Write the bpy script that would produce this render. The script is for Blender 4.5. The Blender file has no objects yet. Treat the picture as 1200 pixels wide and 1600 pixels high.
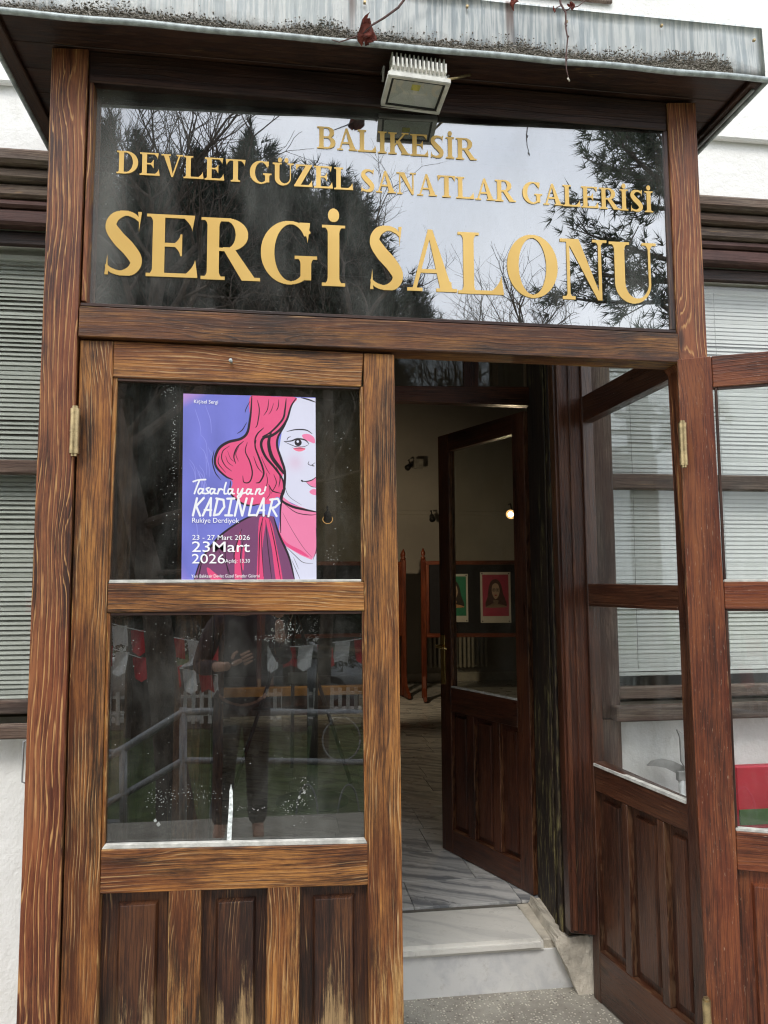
import bpy, bmesh, math, random
import numpy as np
from mathutils import Vector, Matrix

random.seed(7)
rng = np.random.default_rng(11)
scene = bpy.context.scene
COL = scene.collection

# ================================================================ camera
YAW, PIT, ROL = math.radians(7.72), math.radians(5.36), math.radians(-0.28)
FPX = 1200.0                                    # focal length in pixels of the 1200 x 1600 photograph
_f = Vector((math.sin(YAW) * math.cos(PIT), math.cos(YAW) * math.cos(PIT), math.sin(PIT)))
_r = Vector((math.cos(YAW), -math.sin(YAW), 0)); _u = _r.cross(_f)
CR = _r * math.cos(ROL) + _u * math.sin(ROL)
CU = -_r * math.sin(ROL) + _u * math.cos(ROL)
CP = Vector((0, -2.4, 1.62))
cd = bpy.data.cameras.new('camera'); cam = bpy.data.objects.new('camera', cd); COL.objects.link(cam)
m = Matrix((CR, CU, -_f)).transposed().to_4x4(); m.translation = CP
cam.matrix_world = m
cd.sensor_fit = 'HORIZONTAL'; cd.sensor_width = 36; cd.lens = 36 * FPX / 1200
cd.clip_start = 0.02; cd.clip_end = 2000
scene.camera = cam

# ================================================================ sky, sun, exposure (overcast)
SUN_EL, SUN_AZ = 52, 200
world = bpy.data.worlds.new('World'); scene.world = world; world.use_nodes = True
nt = world.node_tree; nt.nodes.clear()
sky = nt.nodes.new('ShaderNodeTexSky'); sky.sky_type = 'NISHITA'; sky.sun_disc = False
sky.sun_elevation = math.radians(SUN_EL); sky.sun_rotation = math.radians(SUN_AZ)
sky.air_density = 1.0; sky.dust_density = 3.0
tc = nt.nodes.new('ShaderNodeTexCoord')
cn = nt.nodes.new('ShaderNodeTexNoise'); cn.inputs['Scale'].default_value = 2.2; cn.inputs['Detail'].default_value = 5
nt.links.new(tc.outputs['Generated'], cn.inputs['Vector'])
cr = nt.nodes.new('ShaderNodeValToRGB')
cr.color_ramp.elements[0].position = .35; cr.color_ramp.elements[0].color = (10.0, 10.8, 12.0, 1)
cr.color_ramp.elements[1].position = .7; cr.color_ramp.elements[1].color = (16.5, 16.8, 17.2, 1)
nt.links.new(cn.outputs['Fac'], cr.inputs['Fac'])
mx = nt.nodes.new('ShaderNodeMixRGB'); mx.inputs[0].default_value = .85      # cloud cover
nt.links.new(sky.outputs[0], mx.inputs[1]); nt.links.new(cr.outputs[0], mx.inputs[2])
bg = nt.nodes.new('ShaderNodeBackground'); bg.inputs['Strength'].default_value = .12
wo = nt.nodes.new('ShaderNodeOutputWorld')
nt.links.new(mx.outputs[0], bg.inputs['Color']); nt.links.new(bg.outputs[0], wo.inputs['Surface'])
sd = bpy.data.lights.new('sun', 'SUN'); sd.energy = 1.2; sd.angle = math.radians(16); sd.color = (1, .96, .9)
sun = bpy.data.objects.new('sun', sd); COL.objects.link(sun)
_a = math.radians(SUN_AZ); _e = math.radians(SUN_EL)
_sd = Vector((math.sin(_a) * math.cos(_e), math.cos(_a) * math.cos(_e), math.sin(_e)))   # towards the sun
sun.rotation_euler = (-_sd).to_track_quat('-Z', 'Y').to_euler()
scene.view_settings.view_transform = 'Standard'; scene.view_settings.look = 'None'
scene.view_settings.exposure = 0.58; scene.view_settings.gamma = 1.0
scene.view_settings.use_curve_mapping = False
scene.cycles.max_bounces = 10; scene.cycles.transparent_max_bounces = 24; scene.cycles.glossy_bounces = 5
scene.cycles.sample_clamp_indirect = 6
scene.cycles.filter_width = 1.15

# ================================================================ node helpers
class NB:
    def __init__(s, name):
        s.m = bpy.data.materials.new(name); s.m.use_nodes = True; s.t = s.m.node_tree; s.t.nodes.clear()
        s.out = s.t.nodes.new('ShaderNodeOutputMaterial')
    def n(s, typ, **kw):
        nd = s.t.nodes.new(typ)
        for k, v in kw.items(): setattr(nd, k, v)
        return nd
    def set(s, sock, v):
        if isinstance(v, bpy.types.NodeSocket): s.t.links.new(v, sock)
        elif v is not None:
            if hasattr(sock, 'default_value'):
                if isinstance(v, (tuple, list)) and len(v) == 3 and len(sock.default_value) == 4: v = (*v, 1)
                sock.default_value = v
    def math(s, op, a, b=None, c=None, clamp=False):
        nd = s.n('ShaderNodeMath', operation=op); nd.use_clamp = clamp
        for i, v in enumerate((a, b, c)):
            if v is not None: s.set(nd.inputs[i], v)
        return nd.outputs[0]
    def vmul(s, a, b):
        nd = s.n('ShaderNodeVectorMath', operation='MULTIPLY'); s.set(nd.inputs[0], a); s.set(nd.inputs[1], b); return nd.outputs[0]
    def vadd(s, a, b):
        nd = s.n('ShaderNodeVectorMath', operation='ADD'); s.set(nd.inputs[0], a); s.set(nd.inputs[1], b); return nd.outputs[0]
    def noise(s, vec, scale=1, detail=3, rough=.5, dist=0):
        nd = s.n('ShaderNodeTexNoise'); s.set(nd.inputs['Vector'], vec); nd.inputs['Scale'].default_value = scale
        nd.inputs['Detail'].default_value = detail; nd.inputs['Roughness'].default_value = rough; nd.inputs['Distortion'].default_value = dist
        return nd.outputs['Fac']
    def vor(s, vec, scale, feature='F1'):
        nd = s.n('ShaderNodeTexVoronoi', feature=feature); s.set(nd.inputs['Vector'], vec); nd.inputs['Scale'].default_value = scale; return nd
    def rng(s, v, a, b, c=0, d=1, smooth=True):
        nd = s.n('ShaderNodeMapRange'); nd.interpolation_type = 'SMOOTHSTEP' if smooth else 'LINEAR'
        for k, x in zip(('Value', 'From Min', 'From Max', 'To Min', 'To Max'), (v, a, b, c, d)): s.set(nd.inputs[k], x)
        return nd.outputs['Result']
    def mix(s, f, a, b, blend='MIX'):
        nd = s.n('ShaderNodeMixRGB', blend_type=blend); s.set(nd.inputs[0], f); s.set(nd.inputs[1], a); s.set(nd.inputs[2], b); return nd.outputs[0]
    def ramp(s, f, *st):
        nd = s.n('ShaderNodeValToRGB'); e = nd.color_ramp.elements
        while len(e) < len(st): e.new(.5)
        for k, (p, c) in zip(e, st): k.position = p; k.color = (*c, 1)
        s.set(nd.inputs[0], f); return nd.outputs[0]
    def attr(s, name): return s.n('ShaderNodeAttribute', attribute_name=name).outputs['Vector']
    def sep(s, v):
        nd = s.n('ShaderNodeSeparateXYZ'); s.set(nd.inputs[0], v); return nd.outputs
    def comb(s, x, y, z):
        nd = s.n('ShaderNodeCombineXYZ'); s.set(nd.inputs[0], x); s.set(nd.inputs[1], y); s.set(nd.inputs[2], z); return nd.outputs[0]
    def bump(s, h, dist, strength=1, normal=None):
        nd = s.n('ShaderNodeBump'); s.set(nd.inputs['Height'], h); nd.inputs['Distance'].default_value = dist
        nd.inputs['Strength'].default_value = strength
        if normal: s.set(nd.inputs['Normal'], normal)
        return nd.outputs[0]
    def pos(s): return s.n('ShaderNodeNewGeometry').outputs['Position']
    def obj(s): return s.n('ShaderNodeTexCoord').outputs['Object']
    def rand(s): return s.n('ShaderNodeObjectInfo').outputs['Random']
    def bsdf(s, col, rough=.5, normal=None, metal=0, coat=0, spec=.5, emit=None, es=0):
        nd = s.n('ShaderNodeBsdfPrincipled'); s.set(nd.inputs['Base Color'], col); s.set(nd.inputs['Roughness'], rough)
        s.set(nd.inputs['Metallic'], metal); s.set(nd.inputs['Coat Weight'], coat); nd.inputs['Coat Roughness'].default_value = .25
        nd.inputs['Specular IOR Level'].default_value = spec
        if normal is not None: s.set(nd.inputs['Normal'], normal)
        if emit: s.set(nd.inputs['Emission Color'], emit); nd.inputs['Emission Strength'].default_value = es
        s.t.links.new(nd.outputs[0], s.out.inputs[0]); return nd

def plain(name, col, rough=.5, var=.12, scale=18, metal=0, bump=0.0006, spec=.5, coat=0):
    b = NB(name); p = b.obj(); n = b.noise(p, scale, 5, .6)
    c = b.mix(b.rng(n, .3, .7), tuple(max(0, x * (1 - var)) for x in col), tuple(min(1, x * (1 + var)) for x in col))
    b.bsdf(c, b.rng(n, .2, .8, max(.02, rough - .08), min(1, rough + .1)), b.bump(b.noise(p, scale * 6, 4, .6), bump) if bump else None, metal, coat, spec)
    return b.m

def wood(name, dark, mid, light, pale, worn=.5, lines=.5, linecol=(.42, .26, .12), rings=70, rough=.5, wearz=None, flecks=.0,
         edge=.5, moss=0.0, coat=.0, grey=0.0, field=False):
    """varnished softwood: growth rings follow the piece's own grain, varnish worn to bare wood in streaks"""
    b = NB(name); g = b.attr('grain'); rel = b.sep(b.attr('rel')); gs = b.sep(g)
    n1 = b.noise(b.vmul(g, (1.7, 7, 7)), 1, 8, .72)
    n1b = b.noise(b.vadd(b.vmul(g, (2.6, 34, 34)), (9, 3, 1)), 1, 8, .75)
    nd = b.noise(b.vmul(g, (1.25, 3.0, 3.0)), 1, 2, .5)
    nk = b.noise(b.vmul(g, (7, 90, 90)), 1, 4, .6); nv = b.noise(b.vmul(g, (.25, 26, 26)), 1, 3, .6)
    kn = b.vor(b.vmul(g, (1.6, 5.5, 5.5)), 1)                     # knots bend the rings
    knot = b.rng(kn.outputs['Distance'], 0, .30, 1, 0)
    ring = b.math('ADD', b.math('MULTIPLY', b.math('ADD', gs[1], b.math('MULTIPLY', gs[2], .5)), rings),
                  b.math('ADD', b.math('MULTIPLY', nd, rings * .13), b.math('ADD', b.math('ADD', b.math('MULTIPLY', nk, .34), b.math('MULTIPLY', nv, 2.6)), b.math('MULTIPLY', knot, 2.6))))
    saw = b.math('FRACT', ring)
    late = b.math('MULTIPLY', b.math('MULTIPLY', b.rng(saw, .62, .90), b.rng(saw, .92, 1.0, 1, 0)), b.rng(n1b, .38, .60, .35, 1))
    fib = b.noise(b.vmul(g, (7, 560, 560)), 1, 5, .8); str_ = b.noise(b.vadd(b.vmul(g, (1.5, 170, 170)), (4, 4, 4)), 1, 6, .75)
    tone = b.math('ADD', b.math('MULTIPLY', n1, 1.0), b.math('ADD', b.math('MULTIPLY', b.math('SUBTRACT', n1b, .5), .60),
                  b.math('ADD', b.math('MULTIPLY', b.math('SUBTRACT', fib, .5), .85), b.math('ADD', b.math('MULTIPLY', b.math('SUBTRACT', str_, .5), .42), b.math('MULTIPLY', late, -.07)))))
    col = b.ramp(tone, (.36, dark), (.50, mid), (.66, light))
    hue = b.rng(b.noise(b.vadd(b.vmul(g, (1.8, 9, 9)), (6, 1, 7)), 1, 4, .6), .40, .62)
    col = b.mix(b.math('MULTIPLY', hue, .28), col, (min(1, mid[0] * 1.25), mid[1] * .72, mid[2] * .55))      # redder stain left in patches
    # bare, pale streaks
    wn = b.noise(b.vadd(b.vmul(g, (2.4, 12, 12)), (3, 7, 5)), 1, 10, .76)
    if wearz:                                                     # weather reaches the foot of the door first
        z = b.sep(b.pos())[2]
        wn = b.math('ADD', wn, b.rng(b.math('ADD', z, b.math('MULTIPLY', n1b, .25)), wearz[0], wearz[1], wearz[2], 0))
    ed = b.math('MINIMUM', rel[0], rel[1])
    en = b.noise(b.vadd(b.vmul(g, (14, 90, 90)), (1, 8, 2)), 1, 3, .6)
    emask = b.math('MULTIPLY', b.rng(b.math('ADD', ed, b.math('MULTIPLY', b.math('SUBTRACT', .62, en), .03)), .0, .006, 1, 0), edge)
    wmask = b.rng(b.math('ADD', wn, b.math('MULTIPLY', b.math('SUBTRACT', fib, .5), .55)), 1.02 - worn * .52, 1.18 - worn * .52)
    wmask = b.math('MULTIPLY', wmask, b.math('SUBTRACT', 1.0, b.math('MULTIPLY', late, .45)))
    if field: wmask = b.math('MULTIPLY', wmask, b.rng(ed, .058, .066, .12, 1))   # varnish survives in the sunk margin
    col = b.mix(b.math('MULTIPLY', wmask, .78), col, b.mix(b.rng(str_, .35, .65), tuple(x * .62 for x in pale), tuple(min(1, x * 1.15) for x in pale)))
    lm = b.noise(b.vadd(b.vmul(g, (2.6, 14, 14)), (5, 5, 0)), 1, 3, .6)
    thin = b.math('MULTIPLY', b.rng(saw, .02, .08), b.rng(saw, .13, .27, 1, 0))
    brk = b.rng(b.noise(b.vmul(g, (9, 150, 150)), 1, 3, .6), .34, .56)
    lmask = b.math('MULTIPLY', b.math('MULTIPLY', thin, b.rng(lm, .62 - lines * .3, .78 - lines * .3)), b.math('MULTIPLY', brk, min(1, .35 + lines)))
    col = b.mix(lmask, col, linecol)
    col = b.mix(b.math('MULTIPLY', b.math('MULTIPLY', late, .22), b.math('SUBTRACT', 1, lmask)), col, tuple(x * .4 for x in dark))
    kc = b.rng(kn.outputs['Distance'], .03, .085, 1, 0)
    col = b.mix(b.math('MULTIPLY', kc, .75), col, tuple(x * .6 for x in dark))
    col = b.mix(emask, col, pale)
    if grey: col = b.mix(b.math('MULTIPLY', b.rng(n1b, .35, .65), grey), col, (.20, .17, .14))
    if flecks:
        fl = b.noise(b.vadd(b.vmul(g, (34, 330, 330)), (2, 0, 4)), 1, 4, .62)
        fr = b.noise(b.vmul(g, (2.4, 8, 8)), 1, 3)
        f = b.math('MULTIPLY', b.rng(fl, .64, .70), b.rng(fr, .66 - flecks * .28, .76 - flecks * .28))
        col = b.mix(b.math('MULTIPLY', f, .5), col, (.45, .36, .27))
    if moss:
        mn = b.noise(b.vmul(g, (7, 40, 40)), 1, 6, .7); mr = b.noise(b.vmul(g, (1.2, 7, 7)), 1, 2)
        mm = b.math('MULTIPLY', b.rng(mn, .52, .64), b.rng(b.math('ADD', mr, b.rng(b.sep(b.pos())[2], 1.5, .3, 0, .25)), .45, .62))
        col = b.mix(b.math('MULTIPLY', mm, moss), col, (.20, .17, .07))
    ro = b.math('ADD', b.math('MULTIPLY', b.math('ADD', wmask, emask), .25), b.rng(n1b, .3, .7, rough - .08, rough + .12))
    h = b.math('ADD', b.math('MULTIPLY', fib, .6), b.math('ADD', b.math('MULTIPLY', late, .35), b.math('MULTIPLY', n1b, .5)))
    b.bsdf(col, ro, b.bump(h, .0016), coat=coat, spec=.4)
    return b.m

def glass(name, refl=.1, tint=(.9, .93, .91), dirt=.05, dirtscale=9, wave=.0004, streak=False):
    b = NB(name); p = b.obj()
    nrm = b.bump(b.noise(p, 2.3, 1, .4), wave)
    lw = b.n('ShaderNodeLayerWeight'); lw.inputs['Blend'].default_value = .5      # Schlick, the same from both sides
    fr = b.math('POWER', lw.outputs['Facing'], 5.0)
    fac = b.math('ADD', b.math('MULTIPLY', fr, .9 - refl), refl + .02, clamp=True)
    tr = b.n('ShaderNodeBsdfTransparent'); tr.inputs[0].default_value = (*tint, 1)
    gl = b.n('ShaderNodeBsdfGlossy'); gl.inputs['Roughness'].default_value = .0; gl.inputs['Color'].default_value = (.97, .98, 1, 1)
    b.set(gl.inputs['Normal'], nrm)
    m1 = b.n('ShaderNodeMixShader'); b.set(m1.inputs[0], fac); b.t.links.new(tr.outputs[0], m1.inputs[1]); b.t.links.new(gl.outputs[0], m1.inputs[2])
    df = b.n('ShaderNodeBsdfDiffuse'); df.inputs[0].default_value = (.52, .52, .49, 1)
    d1 = b.noise(b.vmul(p, (1, 1, .45)), dirtscale, 6, .65); d2 = b.noise(p, 95, 3, .7)
    dm = b.math('MULTIPLY', b.math('ADD', b.rng(d1, .35, .8), b.math('MULTIPLY', b.rng(d2, .62, .72), .8)), dirt)
    if streak:
        x = b.sep(p)[0]
        dm = b.math('ADD', dm, b.math('MULTIPLY', b.rng(b.math('ADD', x, b.math('MULTIPLY', b.noise(b.vmul(p, (1, 1, .3)), 4, 3), .10)), -.88, -.74, 1, 0), .22))
    m2 = b.n('ShaderNodeMixShader'); b.set(m2.inputs[0], dm); b.t.links.new(m1.outputs[0], m2.inputs[1]); b.t.links.new(df.outputs[0], m2.inputs[2])
    b.t.links.new(m2.outputs[0], b.out.inputs[0]); return b.m

M = {}
M['w_leaf'] = wood('worn_golden_varnish', (.024, .010, .004), (.165, .064, .018), (.40, .175, .042), (.54, .33, .12), worn=.64, lines=.6, rings=85, wearz=(.35, 1.0, .22), edge=.75, rough=.5)
M['w_post'] = wood('red_brown_varnish_worn_low', (.032, .011, .006), (.145, .046, .018), (.27, .098, .036), (.42, .23, .08), worn=.34, lines=.95, rings=62, wearz=(.7, 2.6, .16), edge=.5, linecol=(.45, .24, .09), rough=.5)
M['w_beam'] = wood('beam_varnish', (.022, .010, .005), (.120, .048, .015), (.29, .135, .034), (.42, .26, .08), worn=.52, lines=.25, rings=60, edge=.6, flecks=.3)
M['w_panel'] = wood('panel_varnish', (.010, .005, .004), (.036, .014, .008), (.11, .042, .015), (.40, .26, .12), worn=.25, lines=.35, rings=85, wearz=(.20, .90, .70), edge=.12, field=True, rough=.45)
M['w_red'] = wood('scratched_red_brown_varnish', (.035, .010, .005), (.120, .032, .012), (.205, .064, .020), (.33, .19, .10), worn=.14, lines=.12, rings=75, edge=.45, flecks=.9, rough=.42, coat=.15)
M['w_side'] = wood('dark_gloss_varnish', (.018, .008, .005), (.055, .021, .011), (.105, .042, .020), (.22, .13, .07), worn=.1, lines=.1, rings=80, edge=.35, rough=.33, coat=.35, flecks=.15)
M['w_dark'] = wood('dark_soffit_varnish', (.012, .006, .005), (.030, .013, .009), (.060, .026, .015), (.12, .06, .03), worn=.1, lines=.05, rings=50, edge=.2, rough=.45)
M['w_inner'] = wood('inner_door_varnish', (.020, .008, .005), (.060, .020, .010), (.115, .040, .017), (.30, .15, .07), worn=.12, lines=.1, rings=80, edge=.4, rough=.33, coat=.3, flecks=.2)
M['w_moss'] = wood('black_mossy_wood', (.007, .005, .004), (.018, .011, .008), (.045, .026, .014), (.20, .16, .08), worn=.2, lines=.1, rings=60, edge=.4, moss=.9, rough=.6, flecks=.3)
M['w_grey'] = wood('weathered_grey_brown', (.045, .030, .024), (.105, .075, .058), (.19, .145, .11), (.34, .29, .23), worn=.2, lines=.1, rings=80, edge=.3, rough=.7)
M['w_purple'] = wood('faded_purple_brown', (.030, .015, .014), (.075, .038, .034), (.120, .065, .058), (.2, .13, .1), worn=.1, lines=.05, rings=50, edge=.3, rough=.6)
M['w_board'] = wood('board_red_wood', (.05, .012, .006), (.13, .03, .012), (.2, .055, .02), (.25, .1, .04), worn=.05, lines=.0, rings=60, edge=.1, rough=.35)
M['g_trans'] = glass('dark_transom_glass', refl=.26, tint=(.50, .52, .53), dirt=.13, dirtscale=5, wave=.0006, streak=True)
M['g_leaf'] = glass('dusty_door_glass', refl=.095, tint=(.66, .67, .64), dirt=.055)
M['g_in'] = glass('inner_door_glass', refl=.03, tint=(.84, .85, .82), dirt=.04)
M['g_clear'] = glass('clear_side_glass', refl=.01, tint=(.945, .955, .95), dirt=.05)
M['g_win'] = glass('window_glass', refl=.02, tint=(.93, .94, .93), dirt=.03)

# gold foil lettering
b = NB('gold_foil'); p = b.pos()
b.bsdf(b.mix(b.rng(b.noise(p, 3, 3), .3, .7), (.60, .38, .105), (.70, .465, .145)), .36, None, metal=.35, spec=.5); M['gold'] = b.m
# plaster
b = NB('white_plaster'); p = b.pos()
n1 = b.noise(p, 1.3, 5, .6); n2 = b.noise(p, 14, 5, .6); n3 = b.noise(p, 90, 3, .6)
c = b.mix(b.rng(n1, .4, .75), (.80, .79, .765), (.70, .685, .65)); c = b.mix(b.rng(b.noise(b.vmul(p, (3, 3, 1.2)), 1.6, 8, .75), .54, .72, 0, .55), c, (.60, .58, .53))
b.bsdf(c, .9, b.bump(b.math('ADD', b.math('MULTIPLY', n2, 1.0), b.math('MULTIPLY', n3, .35)), .006)); M['plaster'] = b.m
# inside wall
b = NB('cream_inside_wall'); p = b.pos(); n1 = b.noise(p, 1.1, 4, .6)
b.bsdf(b.mix(b.rng(n1, .35, .7), (.44, .42, .38), (.37, .35, .32)), .85, b.bump(b.noise(p, 30, 4), .002)); M['inwall'] = b.m
# galvanised fascia
b = NB('streaked_galvanised_metal'); p = b.pos()
st = b.noise(b.vmul(p, (75, 75, 3.2)), 1, 5, .68); st2 = b.noise(b.vmul(p, (26, 26, 1.4)), 1, 3, .6); lo = b.noise(p, 3.5, 3)
c = b.mix(b.rng(lo, .3, .7), (.47, .52, .54), (.62, .66, .66)); c = b.mix(b.rng(st, .42, .58, 0, .85), c, (.86, .87, .85))
c = b.mix(b.rng(st2, .56, .70, 0, .4), c, (.30, .35, .38))
z = b.sep(p)[2]
rust = b.math('MULTIPLY', b.rng(b.noise(b.vmul(p, (16, 16, .8)), 1, 2, .5), .68, .74), b.rng(z, 3.33, 3.48, .25, .8))
c = b.mix(rust, c, (.17, .085, .06))
gr = b.rng(b.math('ADD', z, b.math('MULTIPLY', b.noise(p, 26, 6, .75), -.12)), 3.25, 3.32, .6, 0)
c = b.mix(gr, c, (.16, .145, .12))
b.bsdf(c, b.rng(st, .3, .7, .42, .62), b.bump(b.math('ADD', b.math('MULTIPLY', b.noise(b.vmul(p, (5, 5, 2)), 1, 3), 3), b.math('MULTIPLY', st, .25)), .006), metal=.25); M['metal'] = b.m
M['lip'] = plain('grey_drip_edge', (.36, .40, .40), .5, .35, 30, metal=.2)
b = NB('dry_lichen'); p = b.pos(); n = b.noise(p, 55, 4, .7)
b.bsdf(b.ramp(n, (.32, (.10, .09, .072)), (.5, (.23, .205, .17)), (.66, (.42, .39, .34))), .95, b.bump(b.noise(p, 200, 4), .003)); M['lichen'] = b.m
# marble
def marble(name, base, vein, amt):
    b = NB(name); p = b.obj(); r = b.rand()
    off = b.comb(b.math('MULTIPLY', r, 37), b.math('MULTIPLY', r, 91), b.math('MULTIPLY', r, 13))
    q = b.vadd(b.vmul(p, (1, 1, 1)), off)
    w = b.noise(q, 2.2, 4, .6)
    v = b.noise(b.vadd(b.vmul(b.vadd(q, b.comb(b.math('MULTIPLY', b.sep(q)[1], .8), b.math('MULTIPLY', b.sep(q)[0], .6), 0)), (3.0, 14, 8)), b.comb(b.math('MULTIPLY', w, 3), b.math('MULTIPLY', w, 3), 0)), 1, 6, .62)
    k = b.math('ADD', b.rng(v, .42, .66, 0, amt), b.math('MULTIPLY', b.math('POWER', r, 2.0), .30))
    c = b.mix(k, base, vein)
    c = b.mix(b.rng(b.noise(q, 17, 8, .8), .52, .74, 0, .45), c, (.34, .31, .26))
    b.bsdf(c, b.rng(w, .3, .7, .24, .42), b.bump(b.noise(q, 40, 3), .0006)); return b.m
M['tile'] = marble('marble_tile', (.64, .635, .62), (.20, .21, .225), .85)
M['tread'] = marble('white_marble_tread', (.70, .68, .63), (.45, .44, .42), .5)
M['riser'] = marble('grey_marble_riser', (.68, .675, .66), (.46, .47, .49), .55)
M['grout'] = plain('tile_grout', (.16, .15, .13), .9)
# terrazzo
b = NB('worn_terrazzo'); p = b.pos(); vo = b.vor(p, 88); vb = b.vor(p, 62)
c0 = b.mix(b.rng(b.noise(p, 6, 5, .65), .35, .7), (.25, .23, .195), (.37, .35, .30))
chip = b.rng(vo.outputs['Distance'], .28, .40, 1, 0); on = b.rng(b.sep(vo.outputs['Color'])[0], .45, .5)
c0 = b.mix(b.math('MULTIPLY', b.math('MULTIPLY', chip, on), .8), c0, (.68, .64, .54))
on2 = b.rng(b.sep(vb.outputs['Color'])[1], .80, .84)
c0 = b.mix(b.math('MULTIPLY', b.math('MULTIPLY', b.rng(vb.outputs['Distance'], .25, .34, 1, 0), on2), .8), c0, (.16, .14, .12))
b.bsdf(c0, .75, b.bump(b.math('ADD', chip, b.noise(p, 60, 4)), .002)); M['terrazzo'] = b.m
M['cement'] = plain('cream_painted_cement', (.50, .455, .38), .9, .25, 9, bump=.006)
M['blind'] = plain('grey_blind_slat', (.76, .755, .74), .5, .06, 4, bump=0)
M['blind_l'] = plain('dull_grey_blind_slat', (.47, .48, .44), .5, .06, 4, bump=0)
M['cord'] = plain('blind_cord', (.35, .35, .33), .8)
M['brass'] = plain('dull_brass', (.42, .32, .17), .38, .3, 40, metal=.85)
M['brass2'] = plain('polished_brass', (.75, .55, .22), .2, .1, 10, metal=1)
M['residue'] = plain('old_tape_residue', (.30, .31, .29), .9, .3, 60)
M['putty'] = plain('grey_putty', (.47, .46, .42), .8, .25, 25, bump=.002)
M['fl_white'] = plain('chalky_white_housing', (.62, .61, .56), .55, .15, 22)
M['fl_black'] = plain('black_gasket', (.015, .015, .015), .5)
M['fl_refl'] = plain('flood_reflector', (.80, .80, .78), .3, .05, 5, metal=.3, bump=0)
M['fl_chip'] = plain('led_chip', (.75, .68, .15), .4, .1, 50)
M['grey_box'] = plain('grey_bracket', (.30, .29, .26), .6, .25, 12)
M['black'] = plain('black_metal', (.012, .012, .013), .45)
M['cloth'] = plain('black_board_cloth', (.010, .010, .014), .9)
M['radiator'] = plain('radiator_enamel', (.50, .48, .42), .45)
M['bark'] = plain('bark', (.085, .065, .05), .95, .45, 9, bump=.02)
M['twig'] = plain('red_brown_twig', (.10, .055, .05), .8, .3, 60)
M['dryleaf'] = plain('dry_red_leaf', (.30, .075, .05), .7, .35, 50, bump=.003)
M['galv'] = plain('grey_tube', (.30, .31, .32), .45, .15, 12, metal=.4)
M['asphalt'] = plain('asphalt', (.06, .06, .06), .9, .2, 6)
M['concrete'] = plain('concrete', (.30, .29, .27), .9, .2, 3)
M['grass'] = plain('lawn_green', (.075, .105, .035), .95, .4, 5, bump=.01)
M['housewhite'] = plain('house_white', (.72, .70, .66), .9, .08, 1)
M['rooftile'] = plain('roof_tile', (.28, .10, .06), .9, .3, 4)
M['pane_dark'] = plain('dark_pane', (.03, .035, .04), .1, .2, 1, bump=0)
M['flagred'] = plain('red_cloth', (.55, .02, .03), .8, .1)
M['flagwhite'] = plain('white_cloth', (.8, .8, .8), .8, .05)
M['redpanel'] = plain('red_panel', (.42, .012, .03), .45, .12, 5)
M['whitepaint'] = plain('white_paint', (.75, .75, .73), .5, .08)
M['bladegrey'] = plain('grey_blade', (.36, .35, .33), .5, .12)
M['skin'] = plain('skin', (.48, .27, .19), .55, .1, 12)
M['jacket'] = plain('dark_jacket', (.035, .022, .030), .85, .2, 20)
M['trousers'] = plain('dark_trousers', (.025, .025, .03), .9, .2, 20)
M['hair'] = plain('dark_hair', (.02, .014, .01), .6, .3, 60)
def leafmat(name, a, c):
    b = NB(name); p = b.obj(); n = b.noise(p, 1.6, 3); b.bsdf(b.mix(b.rng(n, .35, .65), a, c), .7, spec=.25); return b.m
M['needle'] = leafmat('dark_needles', (.022, .036, .026), (.085, .105, .080))
M['pine'] = leafmat('pine_needles', (.03, .05, .03), (.085, .11, .065))
M['shrub'] = leafmat('green_leaves', (.03, .055, .015), (.07, .10, .03))

# ================================================================ object helpers
def link(name, data, parent=None, loc=(0, 0, 0)):
    o = bpy.data.objects.new(name, data); COL.objects.link(o); o.location = loc
    if parent is not None: o.parent = parent
    return o
def thing(name, label, cat, loc=(0, 0, 0), group=None):
    o = link(name, None, None, loc); o.empty_display_size = .1; o['label'] = label; o['category'] = cat
    if group: o['group'] = group
    return o
def tag(o, label, cat, group=None):
    o['label'] = label; o['category'] = cat
    if group: o['group'] = group
    return o
def struct(o): o['kind'] = 'structure'; return o
def base_of(p):
    v = Vector((0, 0, 0))
    while p is not None: v += Vector(p.location); p = p.parent
    return v
def mesh_obj(name, bm, mat, parent=None, loc=None, smooth=False):
    """bm is in world coordinates; the object's origin goes to its thing's base (or loc)"""
    org = base_of(parent) if parent is not None else Vector(loc or (0, 0, 0))
    bmesh.ops.translate(bm, vec=-org, verts=bm.verts)
    me = bpy.data.meshes.new(name); bm.to_mesh(me); bm.free()
    if mat: me.materials.append(mat)
    if smooth:
        for p in me.polygons: p.use_smooth = True
    return link(name, me, parent, (0, 0, 0) if parent is not None else org)

class Plane:
    """vertical plane through A heading to B; d is depth towards the camera"""
    def __init__(s, A, B=None, D=None):
        s.A = Vector((*A, 0)); s.D = (Vector((*B, 0)) - s.A).normalized() if B else Vector((*D, 0)).normalized()
        s.N = Vector((s.D.y, -s.D.x, 0))
        if s.N.dot(CP - Vector((s.A.x, s.A.y, CP.z))) < 0: s.N = -s.N
    def px(s, px, py, d=0):
        ray = _f + CR * ((px - 600) / FPX) - CU * ((py - 800) / FPX)
        O = s.A + s.N * d
        t = (O - CP).dot(s.N) / ray.dot(s.N); P = CP + ray * t
        return ((P - O).dot(s.D), P.z)
    def w(s, u, z, d): v = s.A + s.D * u + s.N * d; return Vector((v.x, v.y, z))
FRONT = Plane((0, 0), D=(1, 0))

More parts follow.
